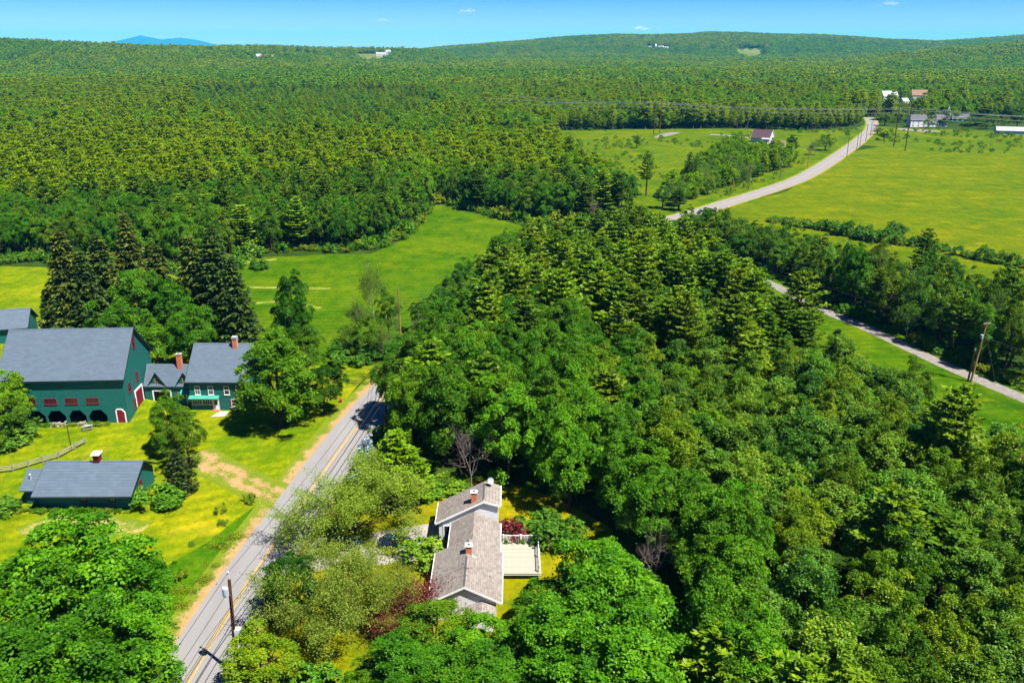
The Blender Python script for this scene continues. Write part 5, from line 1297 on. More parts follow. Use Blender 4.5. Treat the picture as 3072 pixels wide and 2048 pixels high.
for (x, y, h, r, t, l) in ((195, 1555, 19, 8.6, 'bright green', 'big bright maple filling the lower left corner, topmost crown'), (45, 1640, 18, 7.5, 'mid green', 'big maple at the photo corner behind the topmost corner crown'), (330, 1610, 16, 6.0, 'bright green', 'bright maple on the barn side of the corner group'), (110, 1850, 17, 7.5, 'mid green', 'broad maple in the middle of the corner group'),
                         (330, 1830, 14, 6.0, 'bright green', 'maple of the corner group closest to the road weeds'), (20, 2030, 15, 7, 'deep green', 'maple cut by the bottom left corner'), (420, 1960, 9, 4, 'mid green', 'small maple at the road edge of the corner group'), (230, 2040, 14, 6, 'bright green', 'maple crown at the lower edge of the corner group')):
    hand('maple', x, y, h, r, l, t, 'maples in the lower left corner')
hand('maple', 2, 1120, 11, 4.6, 'leafy tree covering the far end of the big barn front', 'yellowish green', variant=1)
hand('oak', -30, 1180, 10, 4.6, 'tree half out of the frame by the big barn', 'mid green')
for (x, y, h, r, l) in ((40, 1285, 2.6, 3.2, 'bush below the tree at the far barn end'), (75, 1262, 2.0, 2.2, 'bush against the stone foundation of the big barn'), (12, 1305, 2.4, 2.6, 'bush at the photo edge by the barn yard'), (10, 1500, 2.0, 2.4, 'bush at the photo edge below the rail fence')):
    hand('bush', x, y, h, r, l, 'mid green', 'bushes by the barn yard')
for (x, y, h, r, t, l) in ((170, 676, 27, 5.6, 'olive', 'tall drooping spruce behind the barn, closest to the outbuilding'), (285, 690, 25, 5.4, 'mid green', 'drooping spruce between the outer spruce and the leafy trees'), (367, 628, 28, 5.2, 'olive', 'tallest reddish spruce in the middle of the row behind the barn'), (629, 668, 29, 6.2, 'deep green', 'big dark spruce behind the farmhouse'), (560, 690, 27, 5.4, 'mid green', 'spruce beside the big dark one behind the farmhouse'), (690, 760, 24, 5.0, 'deep green', 'spruce at the meadow end of the row behind the farmhouse'),
                         (235, 740, 22, 4.8, 'deep green', 'lower spruce in front of the outer tall one'), (460, 720, 24, 5.0, 'olive', 'spruce behind the leafy trees between barn and house')):
    hand('spruce', x, y, h, r * 1.28, l, t, 'spruces behind the barn')
hand('fir', 133, 862, 13, 3.2, 'dark blue green fir by the outbuilding', 'deep green'); hand('fir', 172, 882, 12, 3.2, 'second blue green fir beside the one at the outbuilding', 'deep green')
for (x, y, h, r, t, l) in ((400, 800, 19, 7.0, 'mid green', 'wide leafy maple behind the barn ridge'), (510, 820, 18, 6.4, 'deep green', 'leafy maple above the joined wing'), (330, 900, 16, 6.0, 'mid green', 'leafy maple close behind the barn roof'), (560, 900, 15, 5.6, 'deep green', 'leafy maple behind the farmhouse roof edge'), (450, 960, 11, 5.0, 'mid green', 'low maple between barn gable and farmhouse')):
    hand('maple', x, y, h, r, l, t, 'maples behind the barn')
hand('birch', 720, 940, 9, 4, 'thin half dead tree at the farmhouse corner', 'olive')
hand('bush', 777, 782, 2.6, 2.9, 'lone round bush on the meadow', 'deep green')
# clump by the road at the meadow
for (k, x, y, h, r, t, l) in (('birch', 1112, 780, 15, 4.2, 'olive', 'tall pale trunked birch of the meadow clump'), ('birch', 1060, 890, 13, 4.0, 'olive', 'birch on the meadow side of the clump'), ('oak', 1160, 870, 12, 3.4, 'deep green', 'dark leafy tree of the clump next to the orange pole'), ('oak', 1095, 950, 10, 4, 'mid green', 'tree low in the meadow clump'), ('birch', 1140, 960, 9, 3.4, 'olive', 'small birch at the road side of the clump')):
    hand(k, x, y, h, r, l, t)
for (x, y, l) in ((1045, 1055, 'dark bush at the foot of the meadow clump'), (1085, 1045, 'second bush along the foot of the meadow clump'), (1120, 1035, 'bush between clump and road verge'), (1025, 1030, 'bush on the meadow side of the clump foot')):
    hand('bush', x, y, 3.0, 3.2, l, 'deep green', 'bushes under the meadow clump')
# around the white house
hand('locust', 1045, 1390, 12.0, 9.8, 'airy yellow green locust spreading over the driveway and road', 'bright green', variant=0)
hand('locust', 1010, 1640, 11.5, 9.2, 'second airy locust on the dry lawn with pale limbs', 'mid green', variant=1)
hand('locust', 1130, 1690, 8.0, 4.4, 'smaller airy tree between the locust and the red maple', 'olive', variant=2)
hand('maple', 850, 1670, 8.5, 4.0, 'dark tree, shade tinted into its leaves, on the road side of the second locust', 'dark', variant=2)  # the locust's shade is painted here as a dark leaf tint
hand('oak', 760, 1890, 9, 4.2, 'light green tree at the lower road edge by the pole', 'yellowish green')
hand('bush', 915, 2030, 3, 3, 'bright bush at the bottom edge on the dry lawn', 'bright green')
hand('blue', 1098, 1312, 9.5, 3.3, 'silvery blue spruce beside the road')
hand('pine', 1180, 1285, 13, 4.6, 'bright young pine behind the blue spruce', 'bright green', variant=2); hand('pine', 1225, 1340, 10, 4.0, 'lower young pine by the driveway bed', 'bright green', variant=2)
hand('dead', 1398, 1235, 14, 3.4, 'bare dead tree behind the garage end of the white house', variant=0)
for (x, y, h, r, l, t) in ((1250, 1440, 2.4, 3.0, 'green bush by the small white post', 'mid green'), (1300, 1455, 1.2, 3.0, 'low green bed behind the driveway', 'bright green'), (1360, 1440, 1.6, 3.2, 'yellow green shrub bed against the garage roof', 'yellowish green'), (1272, 1632, 2.8, 3.0, 'yellow green bush at the house corner', 'yellowish green')):
    hand('bush', x, y, h, r, l, t)
hand('redbush', 1531, 1570, 2.3, 2.8, 'dome shaped dark red maple beside the deck')
for (x, y, h, r, l) in ((1375, 1725, 5, 2.4, 'red leaved maple over the front roof'), (1250, 1722, 5.2, 3.2, 'red leaved maple at the front corner of the house'), (1195, 1790, 5.4, 3.6, 'dark red maple lower on the dry lawn')):
    hand('redtree', x, y, h, r, l)
for (k, x, y, h, r, t, l) in (('oak', 1310, 1800, 9, 4.4, 'mid green', 'leafy tree hiding the front of the white house'), ('maple', 1430, 1860, 9, 4.4, 'bright green', 'bright maple just below the front gable'), ('maple', 1250, 1930, 10, 5.4, 'deep green', 'maple at the lower edge under the red maple'),
                             ('oak', 1120, 1960, 7, 3.6, 'bright green', 'small bright tree at the lower edge of the dry lawn'), ('maple', 1630, 1740, 7.5, 3.6, 'mid green', 'maple crown touching the deck'), ('maple', 1580, 1830, 9, 4.0, 'yellowish green', 'maple beside the house wall below the deck'), ('maple', 1810, 1590, 14, 5.4, 'bright green', 'bright maple at the yard edge past the deck'),
                             ('maple', 1850, 1680, 16, 6.8, 'bright green', 'large bright maple right of the deck trees'), ('maple', 1700, 1810, 14, 6.2, 'bright green', 'bright maple below the deck trees'), ('maple', 1900, 1880, 16, 6.8, 'bright green', 'large bright maple low in the wood by the black gap'), ('maple', 1500, 1980, 11, 5.4, 'deep green', 'maple at the bottom middle of the frame'), ('maple', 1720, 1990, 13, 6, 'bright green', 'bright maple at the bottom edge past the house'), ('maple', 1370, 2010, 10, 5, 'mid green', 'maple at the bottom edge under the front gable')):
    hand(k, x, y, h, r, l, t)
hand('oak', 1215, 1885, 8.5, 4.2, 'leafy tree standing before the dark red maple', 'mid green')
hand('bush', 1625, 1545, 2.6, 3, 'low bush in the shade behind the deck', 'deep green'); hand('bush', 1665, 1570, 3.2, 3.6, 'leafy shrub at the dark edge of the yard', 'mid green')
# far scrub field and the road
for (x, y, h, r, l) in ((1945, 448, 21, 4.2, 'tall lone pine with pale trunk at the scrub field edge'), (2072, 452, 20, 3.6, 'first of the two lone pines beside the far road'), (2092, 456, 19, 3.2, 'second of the two lone pines beside the far road'), (2040, 560, 10, 4.5, 'pine leaning over the far road bend'), (1912, 404, 9, 3.6, 'small dark pine out in the scrub field')):
    hand('pine', x, y, h, r, l, 'deep green')
for (x, y, h, l) in ((1760, 510, 9, 'grey bare tree at the pine edge of the scrub field'), (1815, 560, 11, 'first thin bare snag below the lone pine'), (1790, 575, 12, 'second thin bare snag below the lone pine'), (2435, 430, 8, 'grey bare spruce on the lawn inside the bend'), (52, 520, 16, 'tall bare snag at the forest edge by the frame side'), (1330, 850, 9, 'grey bare tree in the wood beyond the orange pole'), (1365, 845, 10, 'pale bare tree beside the grey bare one'), (1395, 830, 11, 'tall pale bare stem at the pine edge'), (1250, 930, 7, 'bare twiggy tree just beyond the orange pole'), (2900, 800, 14, 'bare branched tree in the row beyond the gravel drive'), (1960, 1540, 11, 'bare pale tree at the black gap in the wood')):
    hand('dead', x, y, h, None, l)
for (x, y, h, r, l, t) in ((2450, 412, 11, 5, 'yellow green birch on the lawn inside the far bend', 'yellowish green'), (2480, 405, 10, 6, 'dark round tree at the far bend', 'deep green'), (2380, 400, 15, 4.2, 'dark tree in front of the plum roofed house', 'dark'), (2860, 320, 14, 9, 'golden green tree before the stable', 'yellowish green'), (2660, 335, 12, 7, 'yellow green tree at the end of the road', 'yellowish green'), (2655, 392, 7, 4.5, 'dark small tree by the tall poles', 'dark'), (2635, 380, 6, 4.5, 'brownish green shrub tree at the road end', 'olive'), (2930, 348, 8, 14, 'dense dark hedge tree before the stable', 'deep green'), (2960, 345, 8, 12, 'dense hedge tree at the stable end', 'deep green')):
    hand('oak' if 'birch' not in l else 'birch', x, y, h, r, l, t)
hand('fir', 2515, 985, 7, 2.6, 'small dark evergreen on the grass by the gravel drive', 'deep green')
hand('pine', 2790, 680, 18, 4.5, 'flat topped pine in the row beyond the gravel drive', 'deep green', variant=3); hand('pine', 3050, 800, 19, 5, 'pine at the frame edge beyond the gravel drive', 'deep green', variant=3)
for i, (x, y, h, r, t) in enumerate(((2790, 352, 9, 6, 'yellowish green'), (2835, 352, 8, 6, 'bright green'), (2985, 338, 11, 7, 'mid green'), (3020, 345, 10, 6, 'yellowish green'), (3060, 335, 13, 7, 'mid green'), (2905, 362, 5, 6, 'mid green'), (2960, 368, 5, 6, 'olive'), (3010, 372, 5, 5, 'bright green'), (2700, 330, 11, 7, 'bright green'), (2755, 328, 12, 7, 'mid green'))):
    hand('oak', x, y, h, r, ('yellow green tree behind the low white wing', 'bright tree at the end of the low white wing', 'tree just past the stable end', 'yellow green tree behind the white roofed shed', 'tall tree over the white roofed shed', 'low round tree before the stable', 'olive shrub tree before the stable end', 'low bright tree beside the white roofed shed', 'bright tree behind the farmhouse gable', 'tree over the farmhouse roof')[i], t)
# hedge row in the hay field
HR_ = [P(*q)[:2] for q in ((2330, 668), (2400, 680), (2470, 690), (2540, 708), (2620, 722), (2700, 732), (2780, 745), (2860, 762), (2940, 778), (3010, 790), (3080, 802))]
n_h = 0
hp = smooth_path(HR_, 3.6)
for i, q in enumerate(hp):
    if RT.random() < .08: continue
    n_h += 1; h = RT.uniform(2.0, 3.6) * (1.5 if RT.random() < .12 else 1)
    tree('bush', q[0] + RT.uniform(-1, 1), q[1] + RT.uniform(-1.5, 1.5), h, RT.uniform(2.2, 3.4), ORD[n_h - 1] + ' bush of the hedge line counted from its far road end', 'hedge bushes across the hay field', TONES['deep green' if RT.random() < .6 else 'olive'])
for (x, y, l) in ((2595, 680, 'round bush standing off the hedge line'), (2650, 690, 'darker round bush standing off the hedge line'), (2690, 672, 'tall sapling bush rising over the hedge line')): hand('bush', x, y, 4.5, 3.6, l, 'deep green')

# ------------------------------------------------------------------ woods
def inside(poly):
    a = np.array(poly, float); x0, y0 = a[:, 0], a[:, 1]; x1, y1 = np.roll(x0, -1), np.roll(y0, -1)
    bb = (x0.min(), x0.max(), y0.min(), y0.max())
    def f(x, y):
        x = np.atleast_1d(x); y = np.atleast_1d(y); r = np.zeros(len(x), bool)
        k = np.where((x > bb[0]) & (x < bb[1]) & (y > bb[2]) & (y < bb[3]))[0]
        if len(k):
            X = x[k][:, None]; Y = y[k][:, None]
            c = ((y0 > Y) != (y1 > Y)) & (X < (x1 - x0) * (Y - y0) / np.where(y1 == y0, 1e-9, y1 - y0) + x0)
            r[k] = (c.sum(1) % 2) == 1
        return r
    return f
def near_path(path, d):
    a = np.array(path)[::2]
    def f(x, y):
        r = np.zeros(len(x), bool)
        for i in range(0, len(x), 4000):
            s = slice(i, i + 4000); r[s] = (np.hypot(x[s][:, None] - a[:, 0], y[s][:, None] - a[:, 1]).min(1) < d)
        return r
    return f
W2 = [(-22, 127), (-19, 150), (-15, 170), (-6, 198), (6, 230), (24, 262), (40, 285), (48, 285), (52, 262), (57, 235), (57, 205), (60, 172), (67, 152), (70, 138), (73, 122), (74, 100), (70, 80), (64, 60), (50, 38), (14, 38), (14, 60), (15, 84), (17, 94), (15, 103), (8, 108), (2, 112), (-4, 118), (-14, 121)]
BLACKGAP = [(15.5, 82), (17, 92), (22, 90), (22, 78), (20, 66), (16, 66)]
W6 = [(-20, 188), (-15, 205), (-3, 238), (10, 262), (17, 275), (6, 276), (-6, 256), (-9, 235), (-19, 208), (-24, 190)]
W3 = [(60, 290), (70, 262), (78, 243), (83, 224), (88, 206), (93, 190), (98, 172), (106, 148), (120, 116), (146, 128), (134, 156), (122, 178), (111, 200), (102, 222), (95, 248), (84, 275), (74, 300)]
W5 = gp((1965, 648), (2060, 606), (2200, 562), (2370, 500), (2330, 470), (2250, 475), (2150, 515), (2060, 560), (1990, 610))
W5b = gp((2090, 520), (2150, 470), (2205, 445), (2235, 462), (2240, 476), (2150, 516))
FRONT = [tuple(P(*q)[:2]) for q in ((-500, 800), (0, 792), (110, 778), (640, 815), (745, 758), (1000, 750), (1110, 748), (1160, 728), (1215, 703), (1262, 643), (1312, 600), (1400, 624), (1500, 648), (1600, 668), (1740, 668), (1840, 655), (1895, 640), (1850, 606), (1760, 556), (1700, 506), (1662, 440), (1650, 395), (1800, 392), (2000, 389), (2240, 388), (2440, 392), (2560, 380), (2605, 362))]
TREEL = [tuple(P(*q)[:2]) for q in ((2625, 362), (2700, 366), (2800, 368), (2930, 350), (3080, 362), (3300, 380))]
W1 = FRONT + [(340, 840), (355, 800), (420, 900), (640, 760), (900, 760), (900, 1300), (-900, 1300), (-500, 500)]
in_w2, in_gap, in_w3, in_w5 = inside(W2), inside(BLACKGAP), inside(W3), inside(W5)
clears = [inside(q) for q in (MEADOW, LAWN, HAY, SCRUB, SCRUB2, YARD)] + [inside(q) for q in HILLF]
in_regrow = inside(CLEAR)
near_road, near_drive = near_path(ROAD, 9.0), near_path(DRIVE, 5.2)
HOUSES = [(o.location.x, o.location.y, 13.0) for o in COL.objects if o.type == 'EMPTY' and o.get('category') in ('house', 'barn', 'shed', 'garage', 'trailer') and o.location.y > 400] + [(55.5, 274, 7.5)]
rng = np.random.default_rng(11)
def jgrid(x0, x1, y0, y1, s):
    gx, gy = np.meshgrid(np.arange(x0, x1, s), np.arange(y0, y1, s * .87)); gx = gx + (np.arange(gx.shape[0]) % 2 * s / 2)[:, None]
    x = gx.ravel() + rng.uniform(-.44, .44, gx.size) * s; y = gy.ravel() + rng.uniform(-.44, .44, gx.size) * s
    return x, y
def in_view(x, y, h=20.0, m=70):
    a, b = proj(x, y, 0 * x + h); c, d = proj(x, y, 0 * x)
    return (np.minimum(a, c) < 3072 + m) & (np.maximum(a, c) > -m) & (np.minimum(b, d) < 2062 + m) & (y * cp_ + CAM_H * sp_ > 5)
def off_hand(x, y, f=1.0):
    r = np.ones(len(x), bool)
    for hx, hy, hr in HAND: r &= np.hypot(x - hx, y - hy) > hr * f
    for hx, hy, hr in HOUSES: r &= (np.hypot(x - hx, y - hy) > hr) & ~((np.abs(x / np.maximum(y, 1) - hx / hy) < hr * .75 / hy) & (y < hy) & (y > hy - 14))
    return r
def wood_ok(x, y):
    k = ~near_road(x, y) & ~near_drive(x, y)
    for f in clears: k &= ~f(x, y)
    return k
cand = []      # kind, x, y, h, r, zone
# central wood
x, y = jgrid(-30, 80, 36, 320, 6.3)
k = (in_w2(x, y) | inside(W6)(x, y)) & ~in_gap(x, y) & ~near_path(ROAD, 5.6)(x, y) & ~((y < 178) & near_path(ROAD, 8.0)(x, y)) & off_hand(x, y) & in_view(x, y)
for a, b in zip(x[k], y[k]):
    n1 = float(vnoise(a, b, 22, 2)); right = (a - (b * -.06 + 24)) / 20
    pz = 0.0
    if b > 150: pz = min(.92, .25 + (b - 150) / 55)
    if b > 175 and a > 30: pz *= .75
    if a < -8 and b < 185: pz *= .35
    if inside(W6)(a, b)[0]: pz = .12
    if b <= 150: pz = .14 if n1 > .45 else .05
    u = rng.random()
    if u < pz: cand.append(('pine', a, b, rng.uniform(14, 22) if b < 240 else rng.uniform(12, 19), rng.uniform(4.4, 6.3), 'central wood'))
    elif right + (n1 - .5) * 1.2 > .1: cand.append(('aspen' if rng.random() < .62 else 'oak', a, b, rng.uniform(12, 15.5), rng.uniform(3.4, 4.6), 'eastern thicket'))
    else: cand.append(('maple' if rng.random() < .85 else 'oak', a, b, rng.uniform(13, 18.5) * (.62 if inside(W6)(a, b)[0] else 1), rng.uniform(4.3, 5.8) * (.75 if inside(W6)(a, b)[0] else 1), 'central wood'))
# the row beyond the drive
x, y = jgrid(55, 150, 115, 305, 5.0)
k = in_w3(x, y) & ~near_path(DRIVE, 2.7)(x, y) & ~near_road(x, y) & off_hand(x, y) & in_view(x, y)
for a, b in zip(x[k], y[k]):
    u = rng.random(); f_ = .72 if b > 225 else 1
    cand.append(('oak' if u < .5 else 'aspen' if u < .68 else 'maple' if u < .82 else 'birch' if u < .9 else 'pine', a, b, rng.uniform(13, 18.5) * f_, rng.uniform(3.0, 4.4), 'row beyond the gravel drive'))
x, y = jgrid(40, 250, 300, 620, 5.8)
k = (in_w5(x, y) | inside(W5b)(x, y)) & ~near_road(x, y) & off_hand(x, y) & in_view(x, y)
for a, b in zip(x[k], y[k]):
    u = rng.random(); cand.append(('oak' if u < .4 else 'birch' if u < .7 else 'aspen' if u < .85 else 'pine', a, b, rng.uniform(6.5, 13.5), rng.uniform(2.6, 4.0), 'young trees along the far road'))
# big forest
in_w1 = inside(W1)
x, y = jgrid(-560, 420, 240, 560, 6.6)
k = in_w1(x, y) & ~in_w2(x, y) & ~in_w5(x, y) & wood_ok(x, y) & off_hand(x, y) & in_view(x, y)
fa = np.array(FRONT[:22])
for a, b in zip(x[k], y[k]):
    d = np.hypot(fa[:, 0] - a, fa[:, 1] - b).min(); e = min(1, d / 60)
    n1 = float(vnoise(a, b, 60, 8)); pz = .02 + .5 * e + (n1 - .5) * .6
    if a > -20: pz += .3
    if a < -150 and b > 330: pz += .25
    if in_regrow(a, b)[0]:
        if rng.random() < .5: continue
        cand.append(('birch' if rng.random() < .4 else 'oak', a, b, rng.uniform(5, 11), rng.uniform(2.4, 3.4), 'young regrowth in the forest')); continue
    if rng.random() < pz: cand.append(('pine', a, b, rng.uniform(12, 22), rng.uniform(4.0, 5.8), 'forest beyond the meadow'))
    else: cand.append(('maple' if rng.random() < .55 else 'oak', a, b, rng.uniform(11, 17), rng.uniform(3.8, 5.4), 'forest beyond the meadow'))
cand.sort(key=lambda c: math.hypot(c[1], c[2]))
LM = [('the satellite dish', -3, 105), ('the bare dead tree', -8, 112), ('the blue spruce', -22, 116), ('the white deck', 2, 95), ('the leaning transformer pole', 94, 159), ('the hidden white cottage', 55, 271), ('the orange brown pole', -26, 182), ('the brown roadside pole', -23, 138), ('the black gap in the wood', 19, 92), ('the sand patch', 100, 128), ('the dark evergreen by the drive', 78, 170), ('the far tip of the meadow', -33, 366), ('the lone pine of the scrub field', 60, 330), ('the outbuilding roof', -123, 182), ('the lone meadow bush', -83, 262), ('the snag at the frame side', -210, 330), ('the two lone pines', 90, 372), ('the plum roofed house', 176, 606), ('the young regrowth', -110, 520), ('the far road bend', 150, 440), ('the flat topped pine', 112, 212), ('the bare tree in the row', 116, 178), ('the tallest reddish spruce', -95, 200), ('the grey scrub edge snag', 38, 400), ('the small dark scrub pine', 90, 560), ('the pale lane by the far trees', 55, 640), ('the red brown pole', 116, 640), ('the worn straw strip under the forest', -85, 268), ('the big dark farmhouse spruce', -70, 195), ('the pine leaning over the bend', 56, 300)]
ORD = ['first', 'second', 'third', 'fourth', 'fifth', 'sixth', 'seventh', 'eighth', 'ninth', 'tenth', 'eleventh', 'twelfth', 'thirteenth', 'fourteenth', 'fifteenth', 'sixteenth', 'seventeenth', 'eighteenth', 'nineteenth', 'twentieth', 'twenty-first', 'twenty-second', 'twenty-third', 'twenty-fourth', 'twenty-fifth', 'twenty-sixth', 'twenty-seventh', 'twenty-eighth', 'twenty-ninth', 'thirtieth']
count = {}; rank = {}; rest = {'pine': [], 'broad': []}
pre = {}
for o in COL.objects:
    if o.get('category') and o.name.split('.')[0].endswith('_tree'): pre[o.name.split('.')[0]] = pre.get(o.name.split('.')[0], 0) + 1
CAP = 298
for (kd, a, b, h, r, zone) in cand:
    nm = NAMES[kd][0]
    if count.get(kd, 0) + pre.get(nm, 0) >= CAP or math.hypot(a, b) > 470:
        rest['pine' if kd == 'pine' else 'broad'].append((a, b, 0.0, h / (20 if kd == 'pine' else 16))); continue
    count[kd] = count.get(kd, 0) + 1
    tone = ('deep green', 'mid green', 'bright green', 'yellowish green', 'olive', 'mid green')[rng.integers(0, 6)] if kd != 'pine' else ('mid green', 'mid green', 'bright green', 'olive', 'deep green')[rng.integers(0, 5)]
    if zone == 'eastern thicket' and rng.random() < .25: tone = 'yellowish green'
    size = {'pine': ('low', 'tall', 'very tall'), }.get(kd, ('low', 'mid sized', 'tall'))[int(np.clip((h - 11) / 3.2, 0, 2))]
    best = min(LM, key=lambda q: math.hypot(q[1] - a, q[2] - b)); n = rank[(kd, best[0])] = rank.get((kd, best[0]), 0) + 1
    cat = NAMES[kd][1]
    if n <= 30:
        zs = {'central wood': 'the central wood', 'eastern thicket': 'the leafy thicket', 'row beyond the gravel drive': 'the row past the drive', 'young trees along the far road': 'the young roadside trees', 'forest beyond the meadow': 'the big forest', 'young regrowth in the forest': 'the regrowth'}[zone]
        lab = f'{size} {tone} {cat}, {ORD[n - 1]} {cat} out from {best[0]}'
    else: lab = f'{size} {tone} {cat} among many alike in the {zone}'.replace('young trees along', 'trees by').replace('young regrowth in the forest', 'regrowth').replace('very tall', 'lofty').replace('yellowish green', 'yellow green').replace('mid sized', 'medium').replace('row beyond the gravel drive', 'row past the drive')
    tree(kd, a, b, h, r, lab, {'pine': 'pines', 'maple': 'maples', 'oak': 'oaks', 'aspen': 'aspens', 'birch': 'birches'}[kd] + ' of the ' + zone, TONES[tone])
print('individual trees', count, pre)

# forest behind, to the hills
x, y = jgrid(-1000, 1000, 440, 1250, 6.4)
k = (in_view(x, y, 20, 90)) & wood_ok(x, y) & off_hand(x, y)
k &= (inside(W1)(x, y) & (y >= 557)) | ((y > np.interp(x, [q[0] for q in TREEL], [q[1] for q in TREEL])) & (x > 338))
x, y = x[k], y[k]
for a, b in zip(x, y):
    px = 1536 + 2652 * a / b
    low = any(abs(a / b - hx / hy) < hr * 1.1 / hy and hy - 260 < b < hy for hx, hy, hr in HOUSES) ; lf = .3 if low else 1.0
    n1 = .6 * float(vnoise(a, b, 90, 6)) + .4 * float(vnoise(a, b, 30, 16)); pz = .32 + (n1 - .5) * 2.4 + (.3 if px < 560 else 0); lf *= .7 + .62 * float(vnoise(a, b, 38, 15))
    if in_regrow(a, b)[0]:
        u = rng.random()
        if u < .12 + .5 * float(vnoise(a, b, 45, 22)): rest['broad' if u > .1 else 'pine'].append((a, b, 0.0, rng.uniform(.3, .85)))
        continue
    if rng.random() < pz: rest['pine'].append((a, b, float(terr(a, b)), lf * rng.uniform(.6, 1.12)))
    else: rest['broad'].append((a, b, float(terr(a, b)), lf * rng.uniform(.5, 1.15)))
scatter('pine_wood', rest['pine'], mid_pine, 'sea of pines filling the forest toward the hills')
scatter('broadleaf_wood', rest['broad'], mid_broad, 'leafy trees filling the forest toward the hills')
fp, fb = [], []
for y0, y1, s in ((1240, 2200, 25), (2200, 3600, 29), (3600, 6600, 36)):
    x, y = jgrid(-.72 * y1, .72 * y1, y0, y1, s)
    k = (np.abs(x / y) < .66)
    for f in clears[-len(HILLF):]: k &= ~f(x, y)
    for hx, hy, hr in HOUSES: k &= (np.hypot(x - hx, y - hy) > 30) & ~((np.abs(x / np.maximum(y, 1) - hx / hy) < 26 / hy) & (y < hy) & (y > hy - (120 if hy > 1500 else 26)))
    x, y = x[k], y[k]; z = terr(x, y); n1 = vnoise(x, y, 330, 12); n2 = rng.random(len(x)); sc = rng.uniform(.8, 1.15, len(x)) * s / 26
    sc = np.minimum(sc, 1.25)
    pi = n2 < (.36 + (n1 - .5) * 2.2)
    for a, b, c, d, e in zip(x, y, z, sc, pi): (fp if e else fb).append((a, b, c, d))
scatter('far_pine_wood', fp, far_pine, 'distant dark conifer woods covering the hills')
scatter('far_broadleaf_wood', fb, far_broad, 'distant leafy woods covering the hills')
print('stuff', len(rest['pine']), len(rest['broad']), len(fp), len(fb))

# ------------------------------------------------------------------ undergrowth
ug = []
fr = smooth_path([np.array(q) for q in FRONT[:17]], 1.7)
for q, nn in zip(fr, normals(fr)):
    for _ in range(2):
        o = RT.gauss(-.5, 2.4); w_ = q + nn * o
        if inside(MEADOW)(w_[0], w_[1])[0] and abs(o) > 3.5: continue
        ug.append((w_[0], w_[1], 0, RT.uniform(.35, 1.5) * (1.7 if RT.random() < .2 else 1)))
x, y = jgrid(-420, 0, 480, 1080, 5.2); k = in_regrow(x, y)
rgp = [(a, b, 0, RT.uniform(.5, 1.5) * (1.6 if RT.random() < .15 else 1)) for a, b in zip(x[k], y[k]) if vnoise(a, b, 40, 21) > .22]
scatter('young_growth', rgp, regrow, 'bright young regrowth covering the clearing in the forest')
x, y = jgrid(-360, 420, 330, 760, 9.0); k = (inside(SCRUB)(x, y) | inside(SCRUB2)(x, y)) & ~near_road(x, y)
for a, b in zip(x[k], y[k]):
    if vnoise(a, b, 35, 4) > .55 and RT.random() < .75: ug.append((a, b, 0, RT.uniform(.4, 1.3)))
for q, nn in zip(ROAD, normals(ROAD)):
    if q[1] < 110:
        for _ in range(2):
            if RT.random() < .3: w_ = q - nn * RT.uniform(7.6, 11.5); ug.append((w_[0], w_[1], 0, RT.uniform(.15, .7)))
    if 112 < q[1] < 330:
        for _ in range(3):
            w_ = q + nn * RT.uniform(5.6, 8.5); ug.append((w_[0], w_[1], 0, RT.uniform(.4, 1.3)))
    if 168 < q[1] < 300:
        for _ in range(3):
            w_ = q - nn * RT.uniform(5.0, 7.5); ug.append((w_[0], w_[1], 0, RT.uniform(.4, .9)))
for i in range(len(DRIVE)):
    q = DRIVE[i]; nn = normals(DRIVE)[i]
    for _ in range(3):
        w_ = q + nn * -RT.uniform(3.0, 8.0); ug.append((w_[0], w_[1], 0, RT.uniform(.4, 1.2)))
for _ in range(70):
    w_ = barn_pt(RT.uniform(-20, -3), RT.uniform(-1.6, -.6)); 
    ug.append((w_[0], w_[1], 0, RT.uniform(.15, .35)))
for _ in range(60):
    ug.append((SB[0] + RT.uniform(-17.5, .5), SB[1] + RT.uniform(-1.3, -.3), 0, RT.uniform(.15, .4)))
ug = [u for u in ug if in_view(np.array([u[0]]), np.array([u[1]]), 2)[0]]
scatter('undergrowth', ug, low_bush, 'tangled shrubs and vines along the forest and road edges')
wd = []
x, y = jgrid(-80, 20, 60, 180, 2.0)
k = inside(YARD)(x, y) & (vnoise(x, y, 9, 7) > .8) & ~near_path(ROAD, 5.5)(x, y)
for a, b in zip(x[k], y[k]): wd.append((a, b, 0, RT.uniform(.5, 1.1)))
for q, nn in zip(ROAD, normals(ROAD)):
    if q[1] < 340:
        for s_ in (-1, 1):
            if float(vnoise(q[0] * 2, q[1] * 2 + 50 * s_, 14, 3)) < .5: continue
            for _ in range(3):
                w_ = q + nn * s_ * RT.uniform(5.6, 8.5); wd.append((w_[0], w_[1], 0, RT.uniform(.3, .8)))
scatter('weeds', wd, low_weed, 'tufts of long grass and weeds on the lawns and verges')

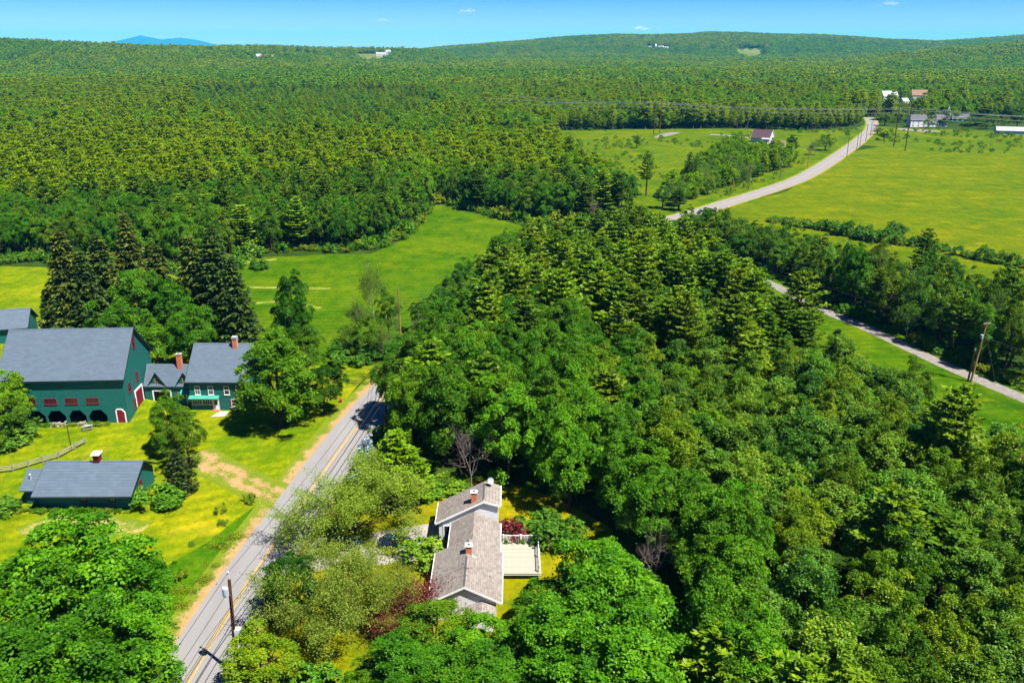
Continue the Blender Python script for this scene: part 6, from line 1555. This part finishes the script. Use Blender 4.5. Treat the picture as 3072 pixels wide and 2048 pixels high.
# ------------------------------------------------------------------ clouds and haze
def cloud(px, py, wpx, hpx, seed, label):
    rg_ = np.random.default_rng(seed); d = ray(px, py); t = 34500 / d[1]; c = d * t + np.array([0, 0, CAM_H]); s = t / F_PX
    bm = MB()
    for i in range(26):
        u = rg_.normal() * .3; rr = rg_.uniform(.12, .3) * hpx * s * (1 - min(.8, abs(u))); p = (u * wpx * s, rg_.normal() * 160, rg_.normal() * hpx * s * .16)
        vs = []; 
        prof = [(math.sin(math.pi * k / 6) * rr, -math.cos(math.pi * k / 6) * rr * .5) for k in range(7)]
        b0 = len(bm.v); bm.lathe([(max(1, a * 1.6), b) for a, b in prof], M['cloud'], 10, p)
    o = bm.build('cloud', None, tuple(c), True); tag(o, label, 'cloud', 'small clouds')
M['cloud'] = None
m, nt, out = mat('cloud'); b_ = N(nt, 'ShaderNodeBsdfPrincipled'); b_.inputs['Base Color'].default_value = (.9, .9, .9, 1); b_.inputs['Roughness'].default_value = 1; b_.inputs['Specular IOR Level'].default_value = 0
tr = N(nt, 'ShaderNodeBsdfTransparent'); lw = N(nt, 'ShaderNodeLayerWeight'); lw.inputs['Blend'].default_value = .35
mx = N(nt, 'ShaderNodeMixShader'); nt.links.new(mth(nt, 'ADD', mth(nt, 'MULTIPLY', lw.outputs['Facing'], .16), .87, True), mx.inputs[0]); nt.links.new(b_.outputs[0], mx.inputs[1]); nt.links.new(tr.outputs[0], mx.inputs[2]); nt.links.new(mx.outputs[0], out.inputs['Surface']); M['cloud'] = m
SC.cycles.transparent_max_bounces = 24
cloud(1404, 34, 70, 16, 1, 'thin wisp of cloud high over the forest')
cloud(2672, 10, 75, 22, 2, 'small white cloud at the top edge over the far road')
cloud(1920, 84, 130, 26, 3, 'faint wide cloud low over the far hill')
cloud(1152, 62, 40, 12, 4, 'tiniest wisp of cloud left of the thin one')
HZ = MB(); HZ.box(-24000, -60, -60, 24000, 32200, 520, 'wire')
hz = HZ.build('haze'); hz.data.materials.clear()
m, nt, out = mat('haze'); pv = N(nt, 'ShaderNodeVolumePrincipled'); pv.inputs['Color'].default_value = (.05, .58, 1.0, 1); pv.inputs['Density'].default_value = 0.00003; pv.inputs['Anisotropy'].default_value = 0.0
nt.links.new(pv.outputs[0], out.inputs['Volume']); hz.data.materials.append(m)
tag(hz, 'thin blue haze of summer air over the valley', None, None, 'stuff')
